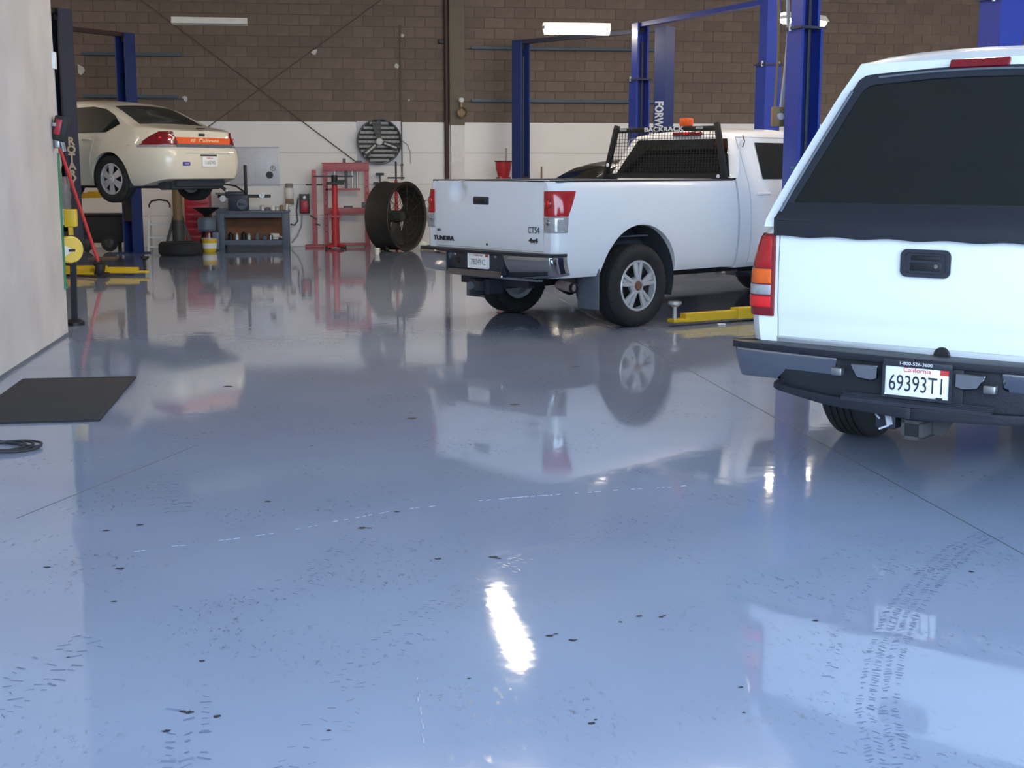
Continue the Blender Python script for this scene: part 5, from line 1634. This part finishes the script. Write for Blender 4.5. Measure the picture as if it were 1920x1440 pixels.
MB().lathe([(0, 1.33), (.10, 1.34), (.12, 1.40), (.15, 1.52), (.165, 1.66), (.15, 1.66), (0, 1.56)], None, 20).build('pan', 'jack_red', rm)
MB().box(-.09, .09, -.09, .09, .35, 1.38, .01).build('body', 'jack_red', rm)
for a in range(4):
    s, c = (1, 1, -1, -1)[a], (1, -1, 1, -1)[a]; MB().bar((s*.11, c*.11, 1.36), (s*.2, c*.2, 0), .025, .025).build('leg', 'fan_dark', rm)
MB().cyl((.05, 0, 1.58), (.05, 0, 1.92), .018, 10).build('rod', 'joint_grey', rm)
MB().lathe([(.16, 1.655), (.18, 1.655), (.18, 1.675), (.16, 1.675)], None, 20, closed=True).build('rim', 'black', rm)
o = thing('utility_pole', 'short tan pole against the white wall right of the blue post', 'pole', (4.32, 26.5, 0))
MB().cyl((0, 0, .02), (0, 0, 1.56), .016, 8).build('shaft', 'pole_brown', o); MB().box(-.06, .06, -.06, .06, 0, .04).build('foot', 'black', o)
o = thing('wall_heater', 'small grey box on the white wall behind the dented pickup corner', 'box', (2.05, WV - .014, .60))
MB().box(-.12, .14, -.14, 0, -.08, .16, .015).build('case', 'dust_grey', o); MB().tube([(-.1, -.05, .16), (-.05, -.06, .30), (.06, -.06, .30), (.1, -.05, .16)], .012, 6).build('pipe_loop', 'grey_plastic', o)

# ------------------------------------------------------------------ by the end of the left partition
cn = thing('conduit', 'white conduit with an elbow on the end of the left partition', 'conduit', (-2.455, 12.66, 0))
MB().tube([(-.06, .04, 2.72), (-.02, .03, 2.78), (.03, .03, 2.74), (.045, .03, 2.62), (.05, .03, 2.2), (.055, .03, 1.85)], .022, 10).build('pipe', 'dust_grey', cn)
MB().box(.04, .10, -.09, .0, 2.40, 2.55, .008).build('outlet_box', 'plate_white', cn)
rb_ = thing('hand_sprayer', 'red and black hand tool hung at the end of the left partition', 'tool', (-2.315, 12.45, 1.87))
Rt = Matrix.Rotation(radians(14), 3, 'Y')
MB().obox((0, 0, 0), (.125, .10, .22), Rt, .015).build('case', 'lift_black', rb_)
MB().obox((-.012, -.052, .015), (.055, .012, .14), Rt, .006).build('red_face', 'cabinet_red', rb_)
MB().cyl((0, .0, -.10), (.02, 0, -.20), .022, 10).box(-.06, -.01, -.03, .03, -.17, -.09, .006).build('nozzle', 'steel', rb_)
MB().box(-.05, -.02, -.09, -.02, .02, .05).build('hook', 'steel', rb_)
bg = thing('bag_roll', 'crumpled grey and white plastic bags hung on the dark lift post', 'bags', (-3.72, 19.71, 1.36))
bg.scale = (1.25, 1.25, 1.25)
def crumple(x0, x1, y0, y1, z0, z1, seed, name, m):
    rr = random.Random(seed); outer, inner = [], []
    for i in range(7):
        ro, ri = [], []
        for k in range(9):
            x = x0 + (x1 - x0) * i / 6; z = z0 + (z1 - z0) * k / 8
            wv = .5 + .5 * sin(pi * k / 8)
            x = (x0 + x1)/2 + (x - (x0 + x1)/2) * (.7 + .3*wv) + rr.uniform(-.006, .006)
            ro.append((x, y0 + rr.uniform(-.015, .015), z)); ri.append((x, y1, z))
        outer.append(ro); inner.append(ri)
    MB().sheet(outer, inner).build(name, m, bg, 1.0)
crumple(-.04, .03, -.03, .02, .02, .32, 1, 'white_bag', 'bag_white')
crumple(-.03, .11, -.02, .05, -.36, .04, 2, 'grey_bag', 'bag_grey')
crumple(-.03, .01, -.045, -.02, -.30, .0, 3, 'clear_bag', 'bag_white')
MB().box(-.06, .0, -.03, .0, .30, .33).build('peg', 'steel', bg)
fs = thing('floor_stand', 'black floor stand carrying a yellow disc and yellow box by the partition', 'stand', (-2.46, 13.42, 0))
MB().bar((0, 0, .05), (.015, 0, .62), .055, .045, (0, 1, 0)).build('post', 'black', fs)
MB().lathe([(0, 0), (.10, 0), (.10, .03), (.05, .06), (0, .06)], None, 20).build('foot', 'black', fs)
MB().lathe([(0, -.05), (.12, -.05), (.132, -.04), (.132, .04), (.12, .05), (0, .05)], Matrix.Translation((-.02, 0, .74)) @ Matrix.Rotation(radians(38), 4, 'Z') @ MY, 32).build('disc', 'yellow_pale', fs)
Rz = Matrix.Rotation(radians(38), 4, 'Z')
MB().prism([Rz @ Vector(p) for p in ((.0, -.056, .74), (-.10, -.056, .79), (-.115, -.056, .74), (-.105, -.056, .67))], .003).build('disc_label', 'plate_white', fs)
MB().obox(Rz @ Vector((-.02, -.058, .735)), (.07, .004, .025), Rz.to_3x3()).build('disc_mark', 'ink_dark', fs, 0)
MB().box(-.04, .07, -.06, .06, .96, 1.13, .01).box(-.01, .03, -.02, .02, .88, .97).build('upper_box', 'yellow', fs)
MB().box(-.075, -.042, -.055, .055, .98, 1.13, .004).build('box_label', 'bag_white', fs)
bm_ = thing('broom', 'red-handled broom leaning against the dark lift post', 'broom', (-3.15, 19.42, 0))
MB().cyl((-.52, .10, 1.86), (-.04, -.02, .22), .024, 10).build('handle', 'jack_red', bm_)
MB().obox((-.02, -.02, .12), (.10, .30, .16), Matrix.Rotation(.2, 3, 'Y'), .01).build('head', 'black', bm_)
MB().box(-.05, .08, -.16, .14, 0, .06).build('bristles', 'lift_black', bm_)

# ------------------------------------------------------------------ loose things on the floor
mt = thing('floor_mat', 'black rubber mat on the floor beside the left partition', 'mat', (-1.79, 9.03, 0), radians(.5))
MB().box(-.40, .40, -.86, .86, 0, .012, .004).build('sheet', 'mat_black', mt)
MB().box(-.40, .40, -.86, -.83, .012, .0145).box(-.40, .40, .83, .86, .012, .0145).box(-.40, -.37, -.83, .83, .012, .0145).box(.37, .40, -.83, .83, .012, .0145).build('border', 'mat_black', mt, 0)
P = []
rr = random.Random(5)
for k in range(66):
    a = 2*pi*k/22
    P.append((-1.80 + (.13 + .02*(k//22)) * cos(a) + .03*(k//22), 7.47 + (.12 + .015*(k//22)) * sin(a) - .03*(k//22), .008 + .004*(k//22) + .004*sin(a*2)))
P += [(-1.86, 7.62, .01), (-2.0, 7.66, .008), (-2.15, 7.60, .008)]
o = MB().tube(P, .0075, 8).build('air_hose', 'cable_black')
tag(o, 'coiled black cable on the floor in front of the rubber mat', 'cable')
o = MB().box(-.04, .04, -.02, .02, 0, .016, .005).build('paper_scrap', 'plate_white', None, .6, (3.84, 12.52, .0))
tag(o, 'white scrap on the floor beside the lowered yellow lift arm', 'scrap')
